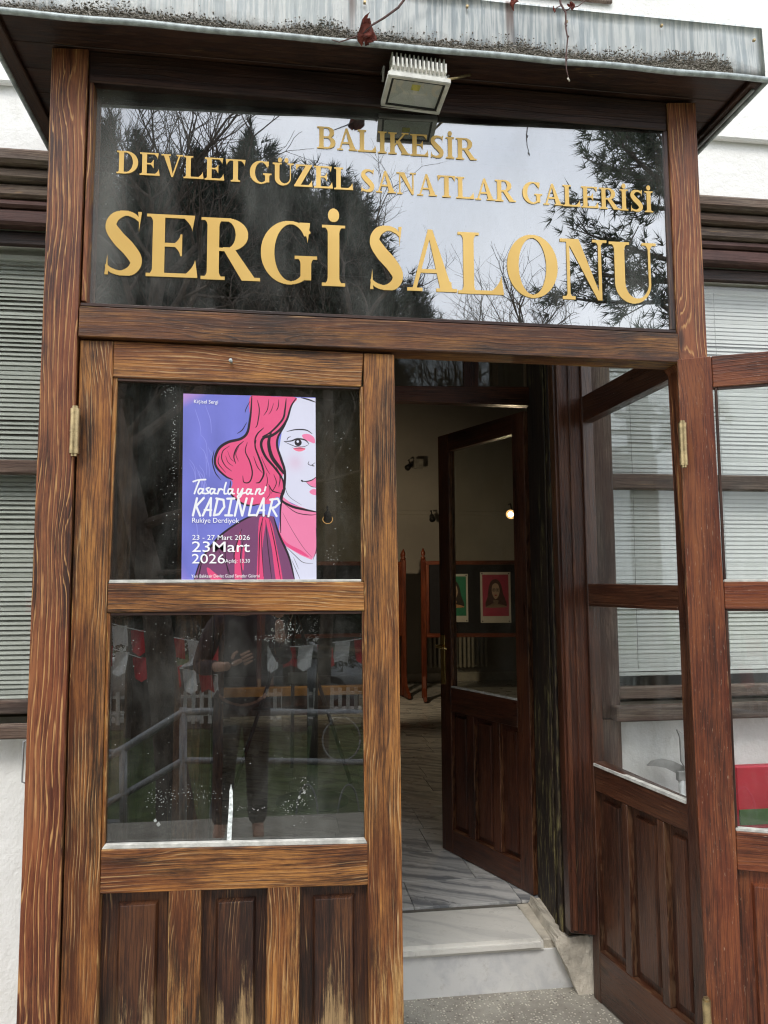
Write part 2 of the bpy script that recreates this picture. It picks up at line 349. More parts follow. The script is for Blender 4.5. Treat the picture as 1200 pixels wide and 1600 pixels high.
def grain_attr(bm, O, ax, ay, az, lo, hi, off):
    """grain: coordinates along / across the piece plus a random shift; rel: metres to the two long edges"""
    gl = bm.verts.layers.float_vector.new('grain'); rl = bm.verts.layers.float_vector.new('rel')
    for v in bm.verts:
        q = v.co - O
        x, y, z = q.dot(ax), q.dot(ay), q.dot(az)
        v[gl] = (x + off[0], y + off[1], z + off[2]); v[rl] = (y - lo, hi - y, 0)

def piece(name, pl, q, d1, d0, mat, parent=None, px=True, bev=.0025, along=None, jog=0.0):
    """a board: quad q (photo pixels or (u, z)) on plane pl, its face at depth d1, its back at d0"""
    pts = [pl.px(x, y, d1) if px else (x, y) for x, y in q]
    bm = bmesh.new()
    f = [bm.verts.new(pl.w(u, z, d1)) for u, z in pts]; k = [bm.verts.new(pl.w(u, z, d0)) for u, z in pts]
    bm.faces.new(f); bm.faces.new(k[::-1])
    n = len(pts)
    for i in range(n): bm.faces.new((f[i], k[i], k[(i + 1) % n], f[(i + 1) % n]))
    us = [p[0] for p in pts]; zs = [p[1] for p in pts]
    if along is None: along = 'z' if (max(zs) - min(zs)) > (max(us) - min(us)) else 'u'
    if bev: bmesh.ops.bevel(bm, geom=bm.edges[:], offset=bev, segments=1, profile=.5, affect='EDGES')
    bmesh.ops.recalc_face_normals(bm, faces=bm.faces)
    O = pl.w(pts[0][0], pts[0][1], d1)
    if along == 'z':
        top = Vector((0, 0, 1)); tl = pl.w(*pts[0], d1); bl = pl.w(*pts[-1], d1)
        ax = (tl - bl).normalized(); ay = pl.D
    else:
        ax = (pl.w(*pts[1], d1) - pl.w(*pts[0], d1)).normalized(); ay = Vector((0, 0, 1))
    vals = [(pl.w(u, z, d1) - O).dot(ay) for u, z in pts]
    off = (random.uniform(-50, 50), random.uniform(-5, 5), random.uniform(-5, 5))
    grain_attr(bm, O, ax, ay, pl.N, min(vals), max(vals), off)
    return mesh_obj(name, bm, mat, parent)

def box(bm, x0, x1, y0, y1, z0, z1, bev=0):
    vs = [bm.verts.new((x, y, z)) for x in (x0, x1) for y in (y0, y1) for z in (z0, z1)]
    fs = [bm.faces.new([vs[i] for i in f]) for f in ((0, 1, 3, 2), (4, 6, 7, 5), (0, 4, 5, 1), (2, 3, 7, 6), (0, 2, 6, 4), (1, 5, 7, 3))]
    if bev:
        ed = list({e for f in fs for e in f.edges}); bmesh.ops.bevel(bm, geom=ed, offset=bev, segments=1, affect='EDGES')
    return vs
def boxo(name, x0, x1, y0, y1, z0, z1, mat, parent=None, bev=0, loc=None):
    bm = bmesh.new(); box(bm, x0, x1, y0, y1, z0, z1, bev); bmesh.ops.recalc_face_normals(bm, faces=bm.faces)
    dims = (x1 - x0, y1 - y0, z1 - z0); ax = [Vector((1, 0, 0)), Vector((0, 1, 0)), Vector((0, 0, 1))]
    i = dims.index(max(dims)); j = 2 if i != 2 else (0 if dims[0] > dims[1] else 1); k = 3 - i - j
    O = Vector((x0, y0, z0))
    grain_attr(bm, O, ax[i], ax[j], ax[k], 0, dims[j], (random.uniform(-50, 50), random.uniform(-5, 5), random.uniform(-5, 5)))
    return mesh_obj(name, bm, mat, parent, loc)
def tube(bm, pts, r, n=8, cap=True):
    pts = [Vector(p) for p in pts]; rs = r if isinstance(r, (list, tuple)) else [r] * len(pts)
    rings = []; up = None
    for i, p in enumerate(pts):
        t = (pts[min(i + 1, len(pts) - 1)] - pts[max(i - 1, 0)]).normalized()
        if up is None: up = t.orthogonal().normalized()
        a = (up - t * up.dot(t)).normalized(); bb = t.cross(a); up = a
        rings.append([bm.verts.new(p + (a * math.cos(2 * math.pi * k / n) + bb * math.sin(2 * math.pi * k / n)) * rs[i]) for k in range(n)])
    for a, c in zip(rings, rings[1:]):
        for k in range(n): bm.faces.new((a[k], a[(k + 1) % n], c[(k + 1) % n], c[k]))
    if cap: bm.faces.new(rings[0][::-1]); bm.faces.new(rings[-1])
def tubeo(name, pts, r, mat, parent=None, n=8, smooth=True, loc=None):
    bm = bmesh.new(); tube(bm, pts, r, n); return mesh_obj(name, bm, mat, parent, loc, smooth)
def np_mesh(name, V, F, mat, parent=None, loc=(0, 0, 0), smooth=False):
    me = bpy.data.meshes.new(name); V = np.asarray(V, np.float32); F = np.asarray(F, np.int32)
    me.vertices.add(len(V)); me.vertices.foreach_set('co', V.ravel())
    k = F.shape[1]; me.loops.add(F.size); me.loops.foreach_set('vertex_index', F.ravel())
    me.polygons.add(len(F)); me.polygons.foreach_set('loop_start', np.arange(0, F.size, k, dtype=np.int32))
    me.update(calc_edges=True); me.validate()
    if mat: me.materials.append(mat)
    return link(name, me, parent, loc)
# ---------------------------------------------------------------- bold serif capitals, drawn as shapes
SL = 0.11
def g_rect(x, y, a, b, c, d): return (x >= a) & (x <= b) & (y >= c) & (y <= d)
def g_foot(x, y, xa, xb, y0=0.0, up=1, sl=SL, sr=None):
    """bracketed slab serif at the end y0 of a stem from xa to xb"""
    sr = sl if sr is None else sr
    t = (y - y0) * up
    k = np.where(t < 0.032, 1.0, 0.35 * np.clip(1 - (t - 0.032) / 0.10, 0, 1) ** 2.6)
    return (t >= 0) & (t < 0.14) & (x >= xa - sl * k) & (x <= xb + sr * k)
def g_stem(x, y, xa, xb, top=True, bot=True, sl=SL, sr=None):
    m = g_rect(x, y, xa, xb, 0, 1)
    if bot: m |= g_foot(x, y, xa, xb, 0, 1, sl, sr)
    if top: m |= g_foot(x, y, xa, xb, 1, -1, sl, sr)
    return m
def g_ell(x, y, cx, cy, rx, ry): return ((x - cx) / rx) ** 2 + ((y - cy) / ry) ** 2 <= 1
def g_para(x, y, x0, x1, xt0, xt1, ya=0.0, yb=1.0):
    """slanted bar: x0..x1 at ya, xt0..xt1 at yb"""
    t = (y - ya) / (yb - ya)
    return (y >= ya) & (y <= yb) & (x >= x0 + (xt0 - x0) * t) & (x <= x1 + (xt1 - x1) * t)
def g_wedge(x, y, xr, y0, up, h=0.27, w=0.20, side=1):
    t = np.clip(1 - (y - y0) * up / h, 0, 1)
    d = (xr - x) * side
    return ((y - y0) * up >= 0) & ((y - y0) * up <= h) & (d >= 0.012 * (1 - t) * 4) & (d <= 0.045 + w * t ** 1.9)
def g_path(x, y, pts, n=150):
    """disc swept along a smooth path of (x, y, radius)"""
    P = np.array(pts, float); m = np.zeros_like(x, bool)
    P = np.vstack([2 * P[0] - P[1], P, 2 * P[-1] - P[-2]])
    for i in range(1, len(P) - 2):
        a, b, c, d = P[i - 1:i + 3]
        for s in np.linspace(0, 1, n // 6):
            q = 0.5 * (2 * b + (c - a) * s + (2 * a - 5 * b + 4 * c - d) * s * s + (3 * b - a - 3 * c + d) * s ** 3)
            m |= (x - q[0]) ** 2 + (y - q[1]) ** 2 <= q[2] ** 2
    return m
def g_E(x, y):
    m = g_stem(x, y, .12, .34, sr=0)
    m |= g_rect(x, y, .2, .86, .962, 1) | g_rect(x, y, .2, .90, 0, .038) | g_rect(x, y, .3, .62, .492, .532)
    m |= g_wedge(x, y, .88, 1, -1, .25, .20) | g_wedge(x, y, .94, 0, 1, .29, .22)
    t = np.abs(y - .512) / .17
    return m | ((t <= 1) & (x <= .655) & (x >= .655 - .035 - .13 * np.clip(1 - t, 0, 1) ** 2))
def g_L(x, y):
    return g_stem(x, y, .12, .34) | g_rect(x, y, .2, .92, 0, .038) | g_wedge(x, y, .95, 0, 1, .31, .26)
def g_T(x, y):
    return (g_stem(x, y, .37, .60, top=False) | g_rect(x, y, .03, .94, .962, 1)
            | g_wedge(x, y, .955, 1, -1, .27, .2) | g_wedge(x, y, .015, 1, -1, .27, .2, -1))
def g_I(x, y): return g_stem(x, y, .16, .38)
def g_Id(x, y): return g_I(x, y) | g_ell(x, y, .27, 1.175, .105, .105)
def g_bowl(x, y, xc, y0, y1, ro, ri, th=.036):
    cy, ry = (y0 + y1) / 2, (y1 - y0) / 2
    o = np.where(x > xc, g_ell(x, y, xc, cy, ro, ry), g_rect(x, y, .2, xc, y0, y1))
    i = np.where(x > xc, g_ell(x, y, xc, cy, ri, ry - th), g_rect(x, y, 0, xc, y0 + th, y1 - th))
    return o & ~i
def g_D(x, y): return g_stem(x, y, .12, .34, sr=0) | g_bowl(x, y, .42, 0, 1, .58, .34)
def g_B(x, y): return g_stem(x, y, .12, .34, sr=0) | g_bowl(x, y, .50, .505, 1, .36, .14) | g_bowl(x, y, .52, 0, .535, .41, .17)
def g_R(x, y):
    return (g_stem(x, y, .12, .34) | g_bowl(x, y, .48, .47, 1, .39, .16) | g_para(x, y, .76, 1.02, .40, .60, 0, .52)
            | g_rect(x, y, .76, 1.10, 0, .034))
def g_K(x, y):
    return (g_stem(x, y, .12, .34) | g_para(x, y, .30, .36, .84, .92, .40, 1) | g_para(x, y, .76, 1.04, .40, .60, 0, .62)
            | g_rect(x, y, .68, 1.12, 0, .034) | g_rect(x, y, .70, 1.05, .966, 1))
def g_A(x, y):
    return (g_para(x, y, .12, .195, .45, .53) | g_para(x, y, .70, .945, .44, .54) | g_rect(x, y, .24, .74, .30, .345)
            | g_rect(x, y, .02, .33, 0, .034) | g_rect(x, y, .61, 1.04, 0, .034) | g_foot(x, y, .72, .92, 0, 1, .06, .06))
def g_V(x, y):
    return (g_para(x, y, .50, .58, .12, .36) | g_para(x, y, .52, .58, .85, .915)
            | g_rect(x, y, .02, .46, .966, 1) | g_rect(x, y, .73, 1.04, .966, 1))
def g_N(x, y):
    return (g_rect(x, y, .155, .22, 0, .95) | g_foot(x, y, .165, .215) | g_rect(x, y, .83, .895, 0, 1) | g_foot(x, y, .84, .89, 1, -1, .13)
            | g_para(x, y, .80, .89, .16, .42) | g_rect(x, y, .02, .3, .966, 1))
def g_U(x, y):
    o = np.where(y > .32, (x > .12) & (x < .90) & (y < 1), g_ell(x, y, .51, .32, .39, .34))
    i = np.where(y > .32, (x > .34) & (x < .85), g_ell(x, y, .595, .32, .255, .27))
    return (o & ~i) | g_foot(x, y, .12, .34, 1, -1) | g_foot(x, y, .85, .90, 1, -1, .13)
def g_Ud(x, y): return g_U(x, y) | g_ell(x, y, .36, 1.15, .095, .095) | g_ell(x, y, .68, 1.15, .095, .095)
def g_O(x, y): return g_ell(x, y, .57, .5, .53, .52) & ~g_ell(x, y, .57, .5, .29, .482)
def g_G(x, y):
    m = g_ell(x, y, .57, .5, .53, .52) & ~g_ell(x, y, .60, .5, .31, .482)
    m &= ~((x > .72) & (y > .30) & (y < .72 + (x - .72) * .5)) & ~((x > .97))
    m |= g_wedge(x, y, .955, 1.0, -1, .34, .16) & (y < 1.0)
    return m | g_rect(x, y, .78, .98, .06, .42) | g_foot(x, y, .78, .98, .44, -1)
def g_S(x, y):
    m = g_path(x, y, [(.10, .12, .018), (.20, .045, .030), (.38, .012, .034), (.56, .07, .075), (.63, .22, .105), (.50, .40, .112),
                      (.30, .58, .112), (.17, .76, .098), (.24, .915, .07), (.42, .985, .034), (.58, .95, .030), (.67, .88, .018)])
    return m | g_wedge(x, y, .715, 1.01, -1, .32, .02) | g_wedge(x, y, .075, -.01, 1, .33, .02, -1)
def g_Z(x, y):
    return (g_rect(x, y, .10, .90, .962, 1) | g_rect(x, y, .03, .90, 0, .038) | g_para(x, y, .03, .31, .62, .90)
            | g_wedge(x, y, .10, 1, -1, .26, .2, -1) | g_wedge(x, y, .93, 0, 1, .29, .22))
GLY = {'E': (g_E, .99), 'L': (g_L, .99), 'T': (g_T, .97), 'I': (g_I, .56), 'İ': (g_Id, .56), 'D': (g_D, 1.07), 'B': (g_B, .99), 'R': (g_R, 1.07),
       'K': (g_K, 1.13), 'A': (g_A, 1.05), 'V': (g_V, 1.06), 'N': (g_N, 1.06), 'U': (g_U, 1.03), 'Ü': (g_Ud, 1.03), 'O': (g_O, 1.14),
       'G': (g_G, 1.13), 'S': (g_S, .80), 'Z': (g_Z, .99)}
def glyph_runs(ch, ny=110, nx=520):
    """the letter as horizontal slices: list of (x0, x1, y0, y1) in cap heights"""
    f, w = GLY[ch]; out = []
    ys = np.linspace(-.04, 1.30, int(ny * 1.34) + 1); xs = np.linspace(-.05, 1.2, nx)
    X, Y = np.meshgrid(xs, (ys[:-1] + ys[1:]) / 2); M = f(X, Y)
    D = M.copy(); D[1:] |= M[:-1]; D[:-1] |= M[1:]; M = D.copy(); k = max(1, int(.004 / (xs[1] - xs[0])))                 # thin strokes a touch bolder
    for j in range(M.shape[0]):
        r = np.flatnonzero(np.diff(np.concatenate([[0], M[j].astype(np.int8), [0]])))
        cur = [(xs[a], xs[min(b, nx - 1)], ys[j], ys[j + 1]) for a, b in zip(r[::2], r[1::2])]
        out.append(cur)
    fin = []
    for j, cur in enumerate(out):     # merge equal slices, slant the others towards the next row
        for (a, b, c, d) in cur:
            m = None
            for q in fin[::-1][:8]:
                if abs(q[0] - a) < 1e-6 and abs(q[1] - b) < 1e-6 and abs(q[3] - c) < 1e-6: m = q; break
            if m: m[3] = d
            else: fin.append([a, b, c, d])
    return fin, w

# ================================================================ ground and terrace
GZ = -0.035
bm = bmesh.new(); box(bm, -500, 500, -500, 500, -1.30, -1.05); struct(mesh_obj('ground', bm, M['grass']))
bm = bmesh.new(); box(bm, -3.2, 5.2, -3.3, .80, -1.046, GZ); struct(mesh_obj('terrace', bm, M['terrazzo']))
bm = bmesh.new(); box(bm, -60, 60, -24, -14, -1.05, -1.02); struct(mesh_obj('road', bm, M['asphalt']))
bm = bmesh.new(); box(bm, -60, 60, -14, -12.6, -1.05, -.92); struct(mesh_obj('pavement', bm, M['concrete']))

# ================================================================ gallery building front
WY = .75
bld = thing('gallery_building', 'white plastered building with dark wooden window hoods behind the wooden entrance porch', 'building', (0, WY, 0))
bm = bmesh.new()
TOP, T0 = 7.0, 1.15
for x0, x1, z0, z1 in ((-7, -2.6, -1.2, TOP), (-2.6, -.85, -1.2, 1.06), (-2.6, -.85, 3.0, TOP), (-.85, -.33, -1.2, TOP), (-.33, 1.27, -1.2, GZ - .01),
                       (-.33, 1.27, 2.92, TOP), (1.27, 1.40, -1.2, TOP), (1.40, 3.1, -1.2, 1.055), (1.40, 3.1, 3.0, 4.22), (1.40, 3.1, 4.22, TOP), (3.1, 8, -1.2, TOP)):
    box(bm, x0, x1, WY, T0, z0, z1)
mesh_obj('wall', bm, M['plaster'], bld)
boxo('string_course', -7, -.96, WY - .035, WY - .002, 3.655, 3.80, M['plaster'], bld, .008)
boxo('string_course', 1.66, 8, WY - .035, WY - .002, 3.655, 3.80, M['plaster'], bld, .008)
# upstairs window: only its frame foot shows over the canopy
uw = boxo('window', .55, 1.50, WY - .02, WY - .003, 4.28, 5.8, M['w_grey'], bld, .006)
boxo('pane', .62, 1.43, WY - .026, WY - .021, 4.36, 5.72, M['pane_dark'], uw)

HEAD = [(3.258, 3.316, .150, 'w_grey'), (3.205, 3.252, .118, 'w_grey'), (3.146, 3.200, .092, 'w_grey'), (3.110, 3.142, .080, 'w_purple'),
        (3.044, 3.106, .070, 'w_purple'), (2.976, 3.040, .018, 'w_dark')]
def hood(x0, x1):
    h = boxo('cornice', x0, x1, WY - .150, WY - .002, 3.258, 3.316, M['w_grey'], bld, .012)
    for z0, z1, d, mt in HEAD[1:]:
        boxo('moulding', x0 + .01, x1 - .01, WY - d, WY - .002, z0, z1, M[mt], h, .010)
hood(-2.85, -.76); hood(1.30, 3.35)

def window(x0, x1, stile_l, stile_r, z0, z1, zm0, zm1):
    wz = boxo('window', x0, x0 + stile_l, WY - .03, WY + .05, z0, z1, M['w_grey'], bld, .004)       # hinge-side stile carries the rest
    boxo('stile', x1 - stile_r, x1, WY - .03, WY + .05, z0, z1, M['w_grey'], wz, .004)
    a, c = x0 + stile_l + .001, x1 - stile_r - .001
    boxo('rail', a, c, WY - .012, WY + .04, zm0, zm1, M['w_grey'], wz, .006)
    boxo('rail', a, c, WY - .015, WY + .04, z0 + .075, z0 + .125, M['w_grey'], wz, .005)
    boxo('pane', a, c, WY + .012, WY + .016, z0 + .126, zm0 - .001, M['g_win'], wz)
    boxo('pane', a, c, WY + .012, WY + .016, zm1 + .001, z1 - .01, M['g_win'], wz)
    return wz
w1 = window(-2.6, -.86, .1, .07, 1.06, 2.99, 2.056, 2.112)
boxo('sill', -2.7, -.80, WY - .09, WY - .031, 1.055, 1.105, M['w_grey'], w1, .006)
w2 = window(1.313, 3.1, .108, .1, 1.055, 2.99, 2.026, 2.094)
boxo('sill', 1.375, 3.2, WY - .10, WY - .031, 1.052, 1.112, M['w_grey'], w2, .006)
boxo('post_board', 1.310, 1.421, WY - .031, WY - .003, GZ, 1.051, M['w_grey'], bld, .004)

# venetian blinds, slat by slat
def blind(x0, x1, z0, z1, label, tilt, bmat, grp='venetian blinds in the ground floor windows'):
    t = thing('window_blind', label, 'blind', ((x0 + x1) / 2, WY + .07, z1), grp)
    n = int((z1 - z0) / .0190)
    bm = bmesh.new(); hw = .0125; ca, sa = math.cos(tilt), math.sin(tilt)
    prof = [(-hw, 0), (0, .0022), (hw, 0)]
    vs = [[bm.verts.new((sx * (x1 - x0) / 2, a * ca - c * sa, a * sa + c * ca)) for a, c in prof] for sx in (-1, 0, 1)]
    for i in range(2):
        for k in range(2): bm.faces.new((vs[i][k], vs[i + 1][k], vs[i + 1][k + 1], vs[i][k + 1]))
    me = bpy.data.meshes.new('slat'); bm.to_mesh(me); bm.free(); me.materials.append(M[bmat])
    for i in range(n):
        s = link('slat', me, t, (0, 0, -.03 - i * .0190))
        s.rotation_euler = (random.gauss(0, .10) + (.30 if i % 17 == 6 else 0) + .10 * math.sin(i * .31), random.gauss(0, .0016), 0)
    boxo('head_rail', x0, x1, WY + .055, WY + .09, z1 - .022, z1, M['blind'], t, .002)
    boxo('bottom_rail', x0, x1, WY + .058, WY + .082, z1 - .03 - n * .019 - .012, z1 - .03 - n * .019 + .002, M['blind'], t, .002)
    for x in (x0 + .12, x0 + .55, x1 - .3): tubeo('cord', [(x, WY + .054, z1 - .02), (x + .004, WY + .053, (z0 + z1) / 2), (x, WY + .054, z0)], .0012, M['cord'], t, 5)
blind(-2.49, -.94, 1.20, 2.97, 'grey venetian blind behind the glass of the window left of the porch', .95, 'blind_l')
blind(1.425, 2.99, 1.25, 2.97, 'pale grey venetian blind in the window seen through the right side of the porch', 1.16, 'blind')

# ================================================================ the porch
porch = thing('entrance_porch', 'wooden entrance porch with gold lettered transom glass and metal edged canopy', 'porch', (.35, 0, 0))
P = FRONT
piece('post', P, [(81, 74), (138, 76), (122, 480), (120, 530), (88, 1600), (80, 1745), (19, 1745), (25.6, 1600), (49.5, 930), (65, 540)], .012, -.095, M['w_post'], porch, along='z')
piece('post', P, [(1043, 160), (1087, 160), (1105, 555), (1160, 1640), (1124, 1640), (1069, 575), (1061, 566)], .012, -.095, M['w_post'], porch, along='z')
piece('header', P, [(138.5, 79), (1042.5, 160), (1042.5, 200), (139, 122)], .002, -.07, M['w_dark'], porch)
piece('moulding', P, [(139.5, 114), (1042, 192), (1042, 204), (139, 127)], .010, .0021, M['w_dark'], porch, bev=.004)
piece('beam', P, [(124, 478), (1059.5, 521), (1061.5, 566), (122, 525)], .020, -.075, M['w_beam'], porch)
piece('bead', P, [(126, 472.5), (1057, 515), (1057.5, 520.5), (125, 477.6)], .006, -.02, M['w_dark'], porch, bev=.0015)
piece('bead', P, [(140, 128), (146, 128.5), (133.5, 470), (127, 470)], .004, -.05, M['w_post'], porch, bev=.0015, along='z')
piece('bead', P, [(1036, 204), (1042.2, 204.5), (1057, 515), (1048, 514.5)], .004, -.02, M['w_side'], porch, bev=.0015, along='z')
TP0 = Plane((-.62, .062), (1.34, .014))
pane = piece('transom_pane', TP0, [(140, 118), (1043, 196), (1056, 519), (124, 476)], .012, .007, M['g_trans'], porch, bev=0)
struct_pane = pane
# lettering: every letter a flat gold foil piece on the glass
TP = Plane((-.62, .050), (1.34, .002))
GP = Plane((-.62, .0472), (1.34, -.0008))
lmesh = {}
def letter(ch, x0, zb, wx, hz):
    runs, w = glyph_runs(ch, *((110, 520) if hz > .15 else (60, 300)))
    V, Fc = [], []
    for a, c, y0, y1 in runs:
        k = len(V)
        for xx, yy in ((a, y0), (c, y0), (c, y1), (a, y1)): V.append(tuple(GP.w(x0 + xx * wx, zb + yy * hz, 0) - Vector((.35, 0, 0))))
        Fc.append((k, k + 1, k + 2, k + 3))
    me_o = np_mesh('letter', V, Fc, M['gold'], pane); return me_o
def word(txt, xa, xb, A, B, h):
    """letters spread between xa and xb (metres)"""
    adv = [GLY[c][1] for c in txt]; tot = sum(adv) - .12
    s = (xb - xa) / tot; x = xa - s * .06; ua, za = GP.px(*A); ub, zb_ = GP.px(*B)
    for c, a in zip(txt, adv): letter(c, x, za + (zb_ - za) * (x - ua) / (ub - ua), s, h); x += a * s
X_ = lambda px, py: GP.px(px, py)[0]
Z_ = lambda px, py: GP.px(px, py)[1]
word('SERGİ', X_(163, 380), X_(540, 400), (190, 428), (985, 472), Z_(190, 331) - Z_(190, 427))
word('SALONU', X_(577, 410), X_(1022, 430), (190, 428), (985, 472), Z_(985, 380) - Z_(985, 472))
h2 = Z_(200, 237) - Z_(200, 271)
word('DEVLET', X_(184, 252), X_(382, 262), (200, 271), (1000, 330), h2)
word('GÜZEL', X_(391, 268), X_(551, 275), (200, 271), (1000, 330), h2)
word('SANATLAR', X_(564, 283), X_(803, 293), (200, 271), (1000, 330), h2)
word('GALERİSİ', X_(817, 300), X_(1020, 310), (200, 271), (1000, 330), h2)
word('BALIKESİR', X_(497, 214), X_(742, 232), (500, 231), (740, 250), Z_(500, 198) - Z_(500, 231))

# canopy
cx0, cx1, cy0, cy1 = -.89, 1.608, -.15, WY - .004
def wavy(name, x0, x1, y, z0, z1, axis='x'):
    bm = bmesh.new(); nx, nz = int(abs(x1 - x0) * 40), 5; g = []
    for j in range(nz + 1):
        row = []
        for i in range(nx + 1):
            t = x0 + (x1 - x0) * i / nx; z = z0 + (z1 - z0) * j / nz
            d = .0025 * math.sin(t * 3.1 + 1) + .0012 * math.sin(t * 11 + z * 20) + (.003 * math.sin(t * 23 + z * 9) if 0 < j < nz else 0)
            row.append(bm.verts.new((t, y - d, z) if axis == 'x' else (y + d, t, z)))
        g.append(row)
    for j in range(nz):
        for i in range(nx): bm.faces.new((g[j][i], g[j][i + 1], g[j + 1][i + 1], g[j + 1][i]))
    bmesh.ops.solidify(bm, geom=bm.faces[:], thickness=.003)
    bmesh.ops.recalc_face_normals(bm, faces=bm.faces)
    return mesh_obj(name, bm, M['metal'], porch, smooth=True)
wavy('fascia', cx0, cx1, cy0, 3.306, 3.494)
wavy('fascia', cy0, cy1, cx1, 3.306, 3.494, 'y'); wavy('fascia', cy0, cy1, cx0, 3.306, 3.494, 'y')
bm = bmesh.new(); pts = [(cx0 - .012 + (cx1 - cx0 + .024) * i / 60, cy0 - .010 - .0015 * math.sin(i * .7), 3.302 + .0008 * math.sin(i * .55 + 1)) for i in range(61)]
tube(bm, pts, .0095, 8); mesh_obj('drip_edge', bm, M['lip'], porch, smooth=True)
for x in (cx0 - .006, cx1 + .006): tubeo('drip_edge', [(x, cy0, 3.302), (x, cy1, 3.302)], .009, M['lip'], porch, 8)
boxo('roof_sheet', cx0, cx1, cy0, cy1, 3.494, 3.50, M['metal'], porch)
ny = 7; sy0 = cy0 + .006
for i in range(ny):
    a = sy0 + (cy1 - sy0) * i / ny; c = sy0 + (cy1 - sy0) * (i + 1) / ny
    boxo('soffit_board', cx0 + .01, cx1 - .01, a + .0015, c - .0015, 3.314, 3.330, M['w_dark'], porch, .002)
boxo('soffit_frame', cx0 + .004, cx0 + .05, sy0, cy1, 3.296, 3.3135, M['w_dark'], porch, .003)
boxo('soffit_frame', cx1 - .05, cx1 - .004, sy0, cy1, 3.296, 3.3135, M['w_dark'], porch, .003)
tubeo('conduit', [(1.585, -.12, 3.29), (1.580, .2, 3.288), (1.583, .5, 3.291), (1.58, .74, 3.29)], .006, M['galv'], porch)
# lichen crust along the foot of the fascia
ico = bmesh.new(); bmesh.ops.create_cone(ico, cap_ends=True, segments=4, radius1=1, radius2=0, depth=1.6); bmesh.ops.triangulate(ico, faces=ico.faces[:]); IV = np.array([v.co[:] for v in ico.verts]); IF = np.array([[v.index for v in f.verts] for f in ico.faces]); ico.free()
V, Fc = [], []; k = 0
dens = lambda x: .35 + .65 * max(0, math.sin(x * 7.3 + 1.4) * math.sin(x * 3.1 + .4) + .35 * math.sin(x * 19))
for i in range(30000):
    x = rng.uniform(cx0, cx1 - .12); dd = dens(x) * (1.0 if x > .1 else .65)
    if rng.random() > .25 + dd: continue
    h = rng.exponential(.011) * (.3 + dd * 1.6)
    if h > .075: continue
    y = cy0 - .004 - .010 * rng.random() * max(.2, 1 - h / .05)
    r = rng.uniform(.0014, .0036)
    R = IV * r * rng.uniform(.6, 1.4, 3) + rng.normal(0, r * .18, IV.shape) + (x - .35, y, 3.3105 + h)
    V.append(R); Fc.append(IF + k); k += len(IV)
o = np_mesh('lichen_crust', np.vstack(V), np.vstack(Fc), M['lichen'], porch); o['kind'] = 'stuff'
for i in range(8):
    x = cx0 + .15 + i * .33; boxo('nail', x - .004, x + .004, cy0 - .016, cy0 - .006, 3.455 - (i % 2) * .02, 3.463 - (i % 2) * .02, M['brass'], porch, .001)

# dark boards added over the inner door so the transom glass stays dark
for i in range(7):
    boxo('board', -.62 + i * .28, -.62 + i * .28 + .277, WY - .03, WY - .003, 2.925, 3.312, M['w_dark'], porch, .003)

for i in range(2): boxo('board', -.84 + i * .222, -.84 + i * .222 + .22, WY - .03, WY - .003, GZ, 2.92, M['w_dark'], porch, .003)  # dark boards added to cover the pale plaster seen through the left glass
# right side wall of the porch
S = Plane((1.362, .06), (1.265, .70))
side = thing('porch_side_wall', 'dark varnished glazed side wall of the porch with three narrow raised panels', 'side wall', (1.36, .06, GZ))
piece('rail', S, [(905, 622), (1057, 538), (1057, 586), (905, 662)], .0, -.05, M['w_side'], side)
piece('rail', S, [(912, 912), (1080, 915), (1082, 950), (914, 945)], .0, -.05, M['w_side'], side)
piece('rail', S, [(928, 1190), (1098, 1265.5), (1102, 1314), (930, 1235)], .0, -.05, M['w_side'], side)
px_ = S.px
piece('rail', S, [(.66, .165), (-.02, .165), (-.02, GZ + .004), (.66, GZ + .004)], 0, -.05, M['w_side'], side, px=False)
piece('stile', S, [(.655, 3.29), (.62, 3.29), (.605, GZ), (.655, GZ)], .002, -.05, M['w_side'], side, px=False, along='z')
piece('stile', S, [(.035, 3.29), (-.03, 3.29), (-.03, GZ), (.035, GZ)], .002, -.05, M['w_side'], side, px=False, along='z')
for a, c in ((.385, .425), (.165, .205)):
    piece('muntin', S, [(c, .785), (a, .785), (a, .166), (c, .166)], .0005, -.045, M['w_side'], side, px=False, along='z')
def raised(pl, u0, u1, z0, z1, mat, par, d=0, rec=.024, mar=.034, name='panel', topline=True):
    """flat panel with a raised middle field"""
    bm = bmesh.new(); a, c = min(u0, u1), max(u0, u1)
    def ring(e, dd): return [bm.verts.new(pl.w(u, z, d + dd)) for u, z in ((a + e, z0 + e), (c - e, z0 + e), (c - e, z1 - e), (a + e, z1 - e))]
    rr = [ring(-.006, -.04), ring(-.006, -rec), ring(mar - .001, -rec - .002), ring(mar + .006, -rec + .013), ring(mar + .008, -rec + .0138)]
    bm.faces.new(rr[0]); bm.faces.new(rr[-1])
    for p, q in zip(rr, rr[1:]):
        for i in range(4): bm.faces.new((p[i], p[(i + 1) % 4], q[(i + 1) % 4], q[i]))
    bmesh.ops.recalc_face_normals(bm, faces=bm.faces)
    grain_attr(bm, pl.w(a, z0, 0), Vector((0, 0, 1)), pl.D, pl.N, -.02, c - a + .02, (random.uniform(-50, 50), random.uniform(-5, 5), random.uniform(-5, 5)))
    return mesh_obj(name, bm, mat, par)
for a, c in ((.425, .605), (.205, .385), (.035, .165)): raised(S, a, c, .166, .785, M['w_side'], side, rec=.024, mar=.03)
piece('pane', S, [(.62, 1.53), (.03, 1.53), (.03, .88), (.62, .88)], -.018, -.022, M['g_clear'], side, px=False, bev=0)
piece('pane', S, [(.62, 2.33), (.03, 2.33), (.03, 1.61), (.62, 1.61)], -.018, -.022, M['g_clear'], side, px=False, bev=0)
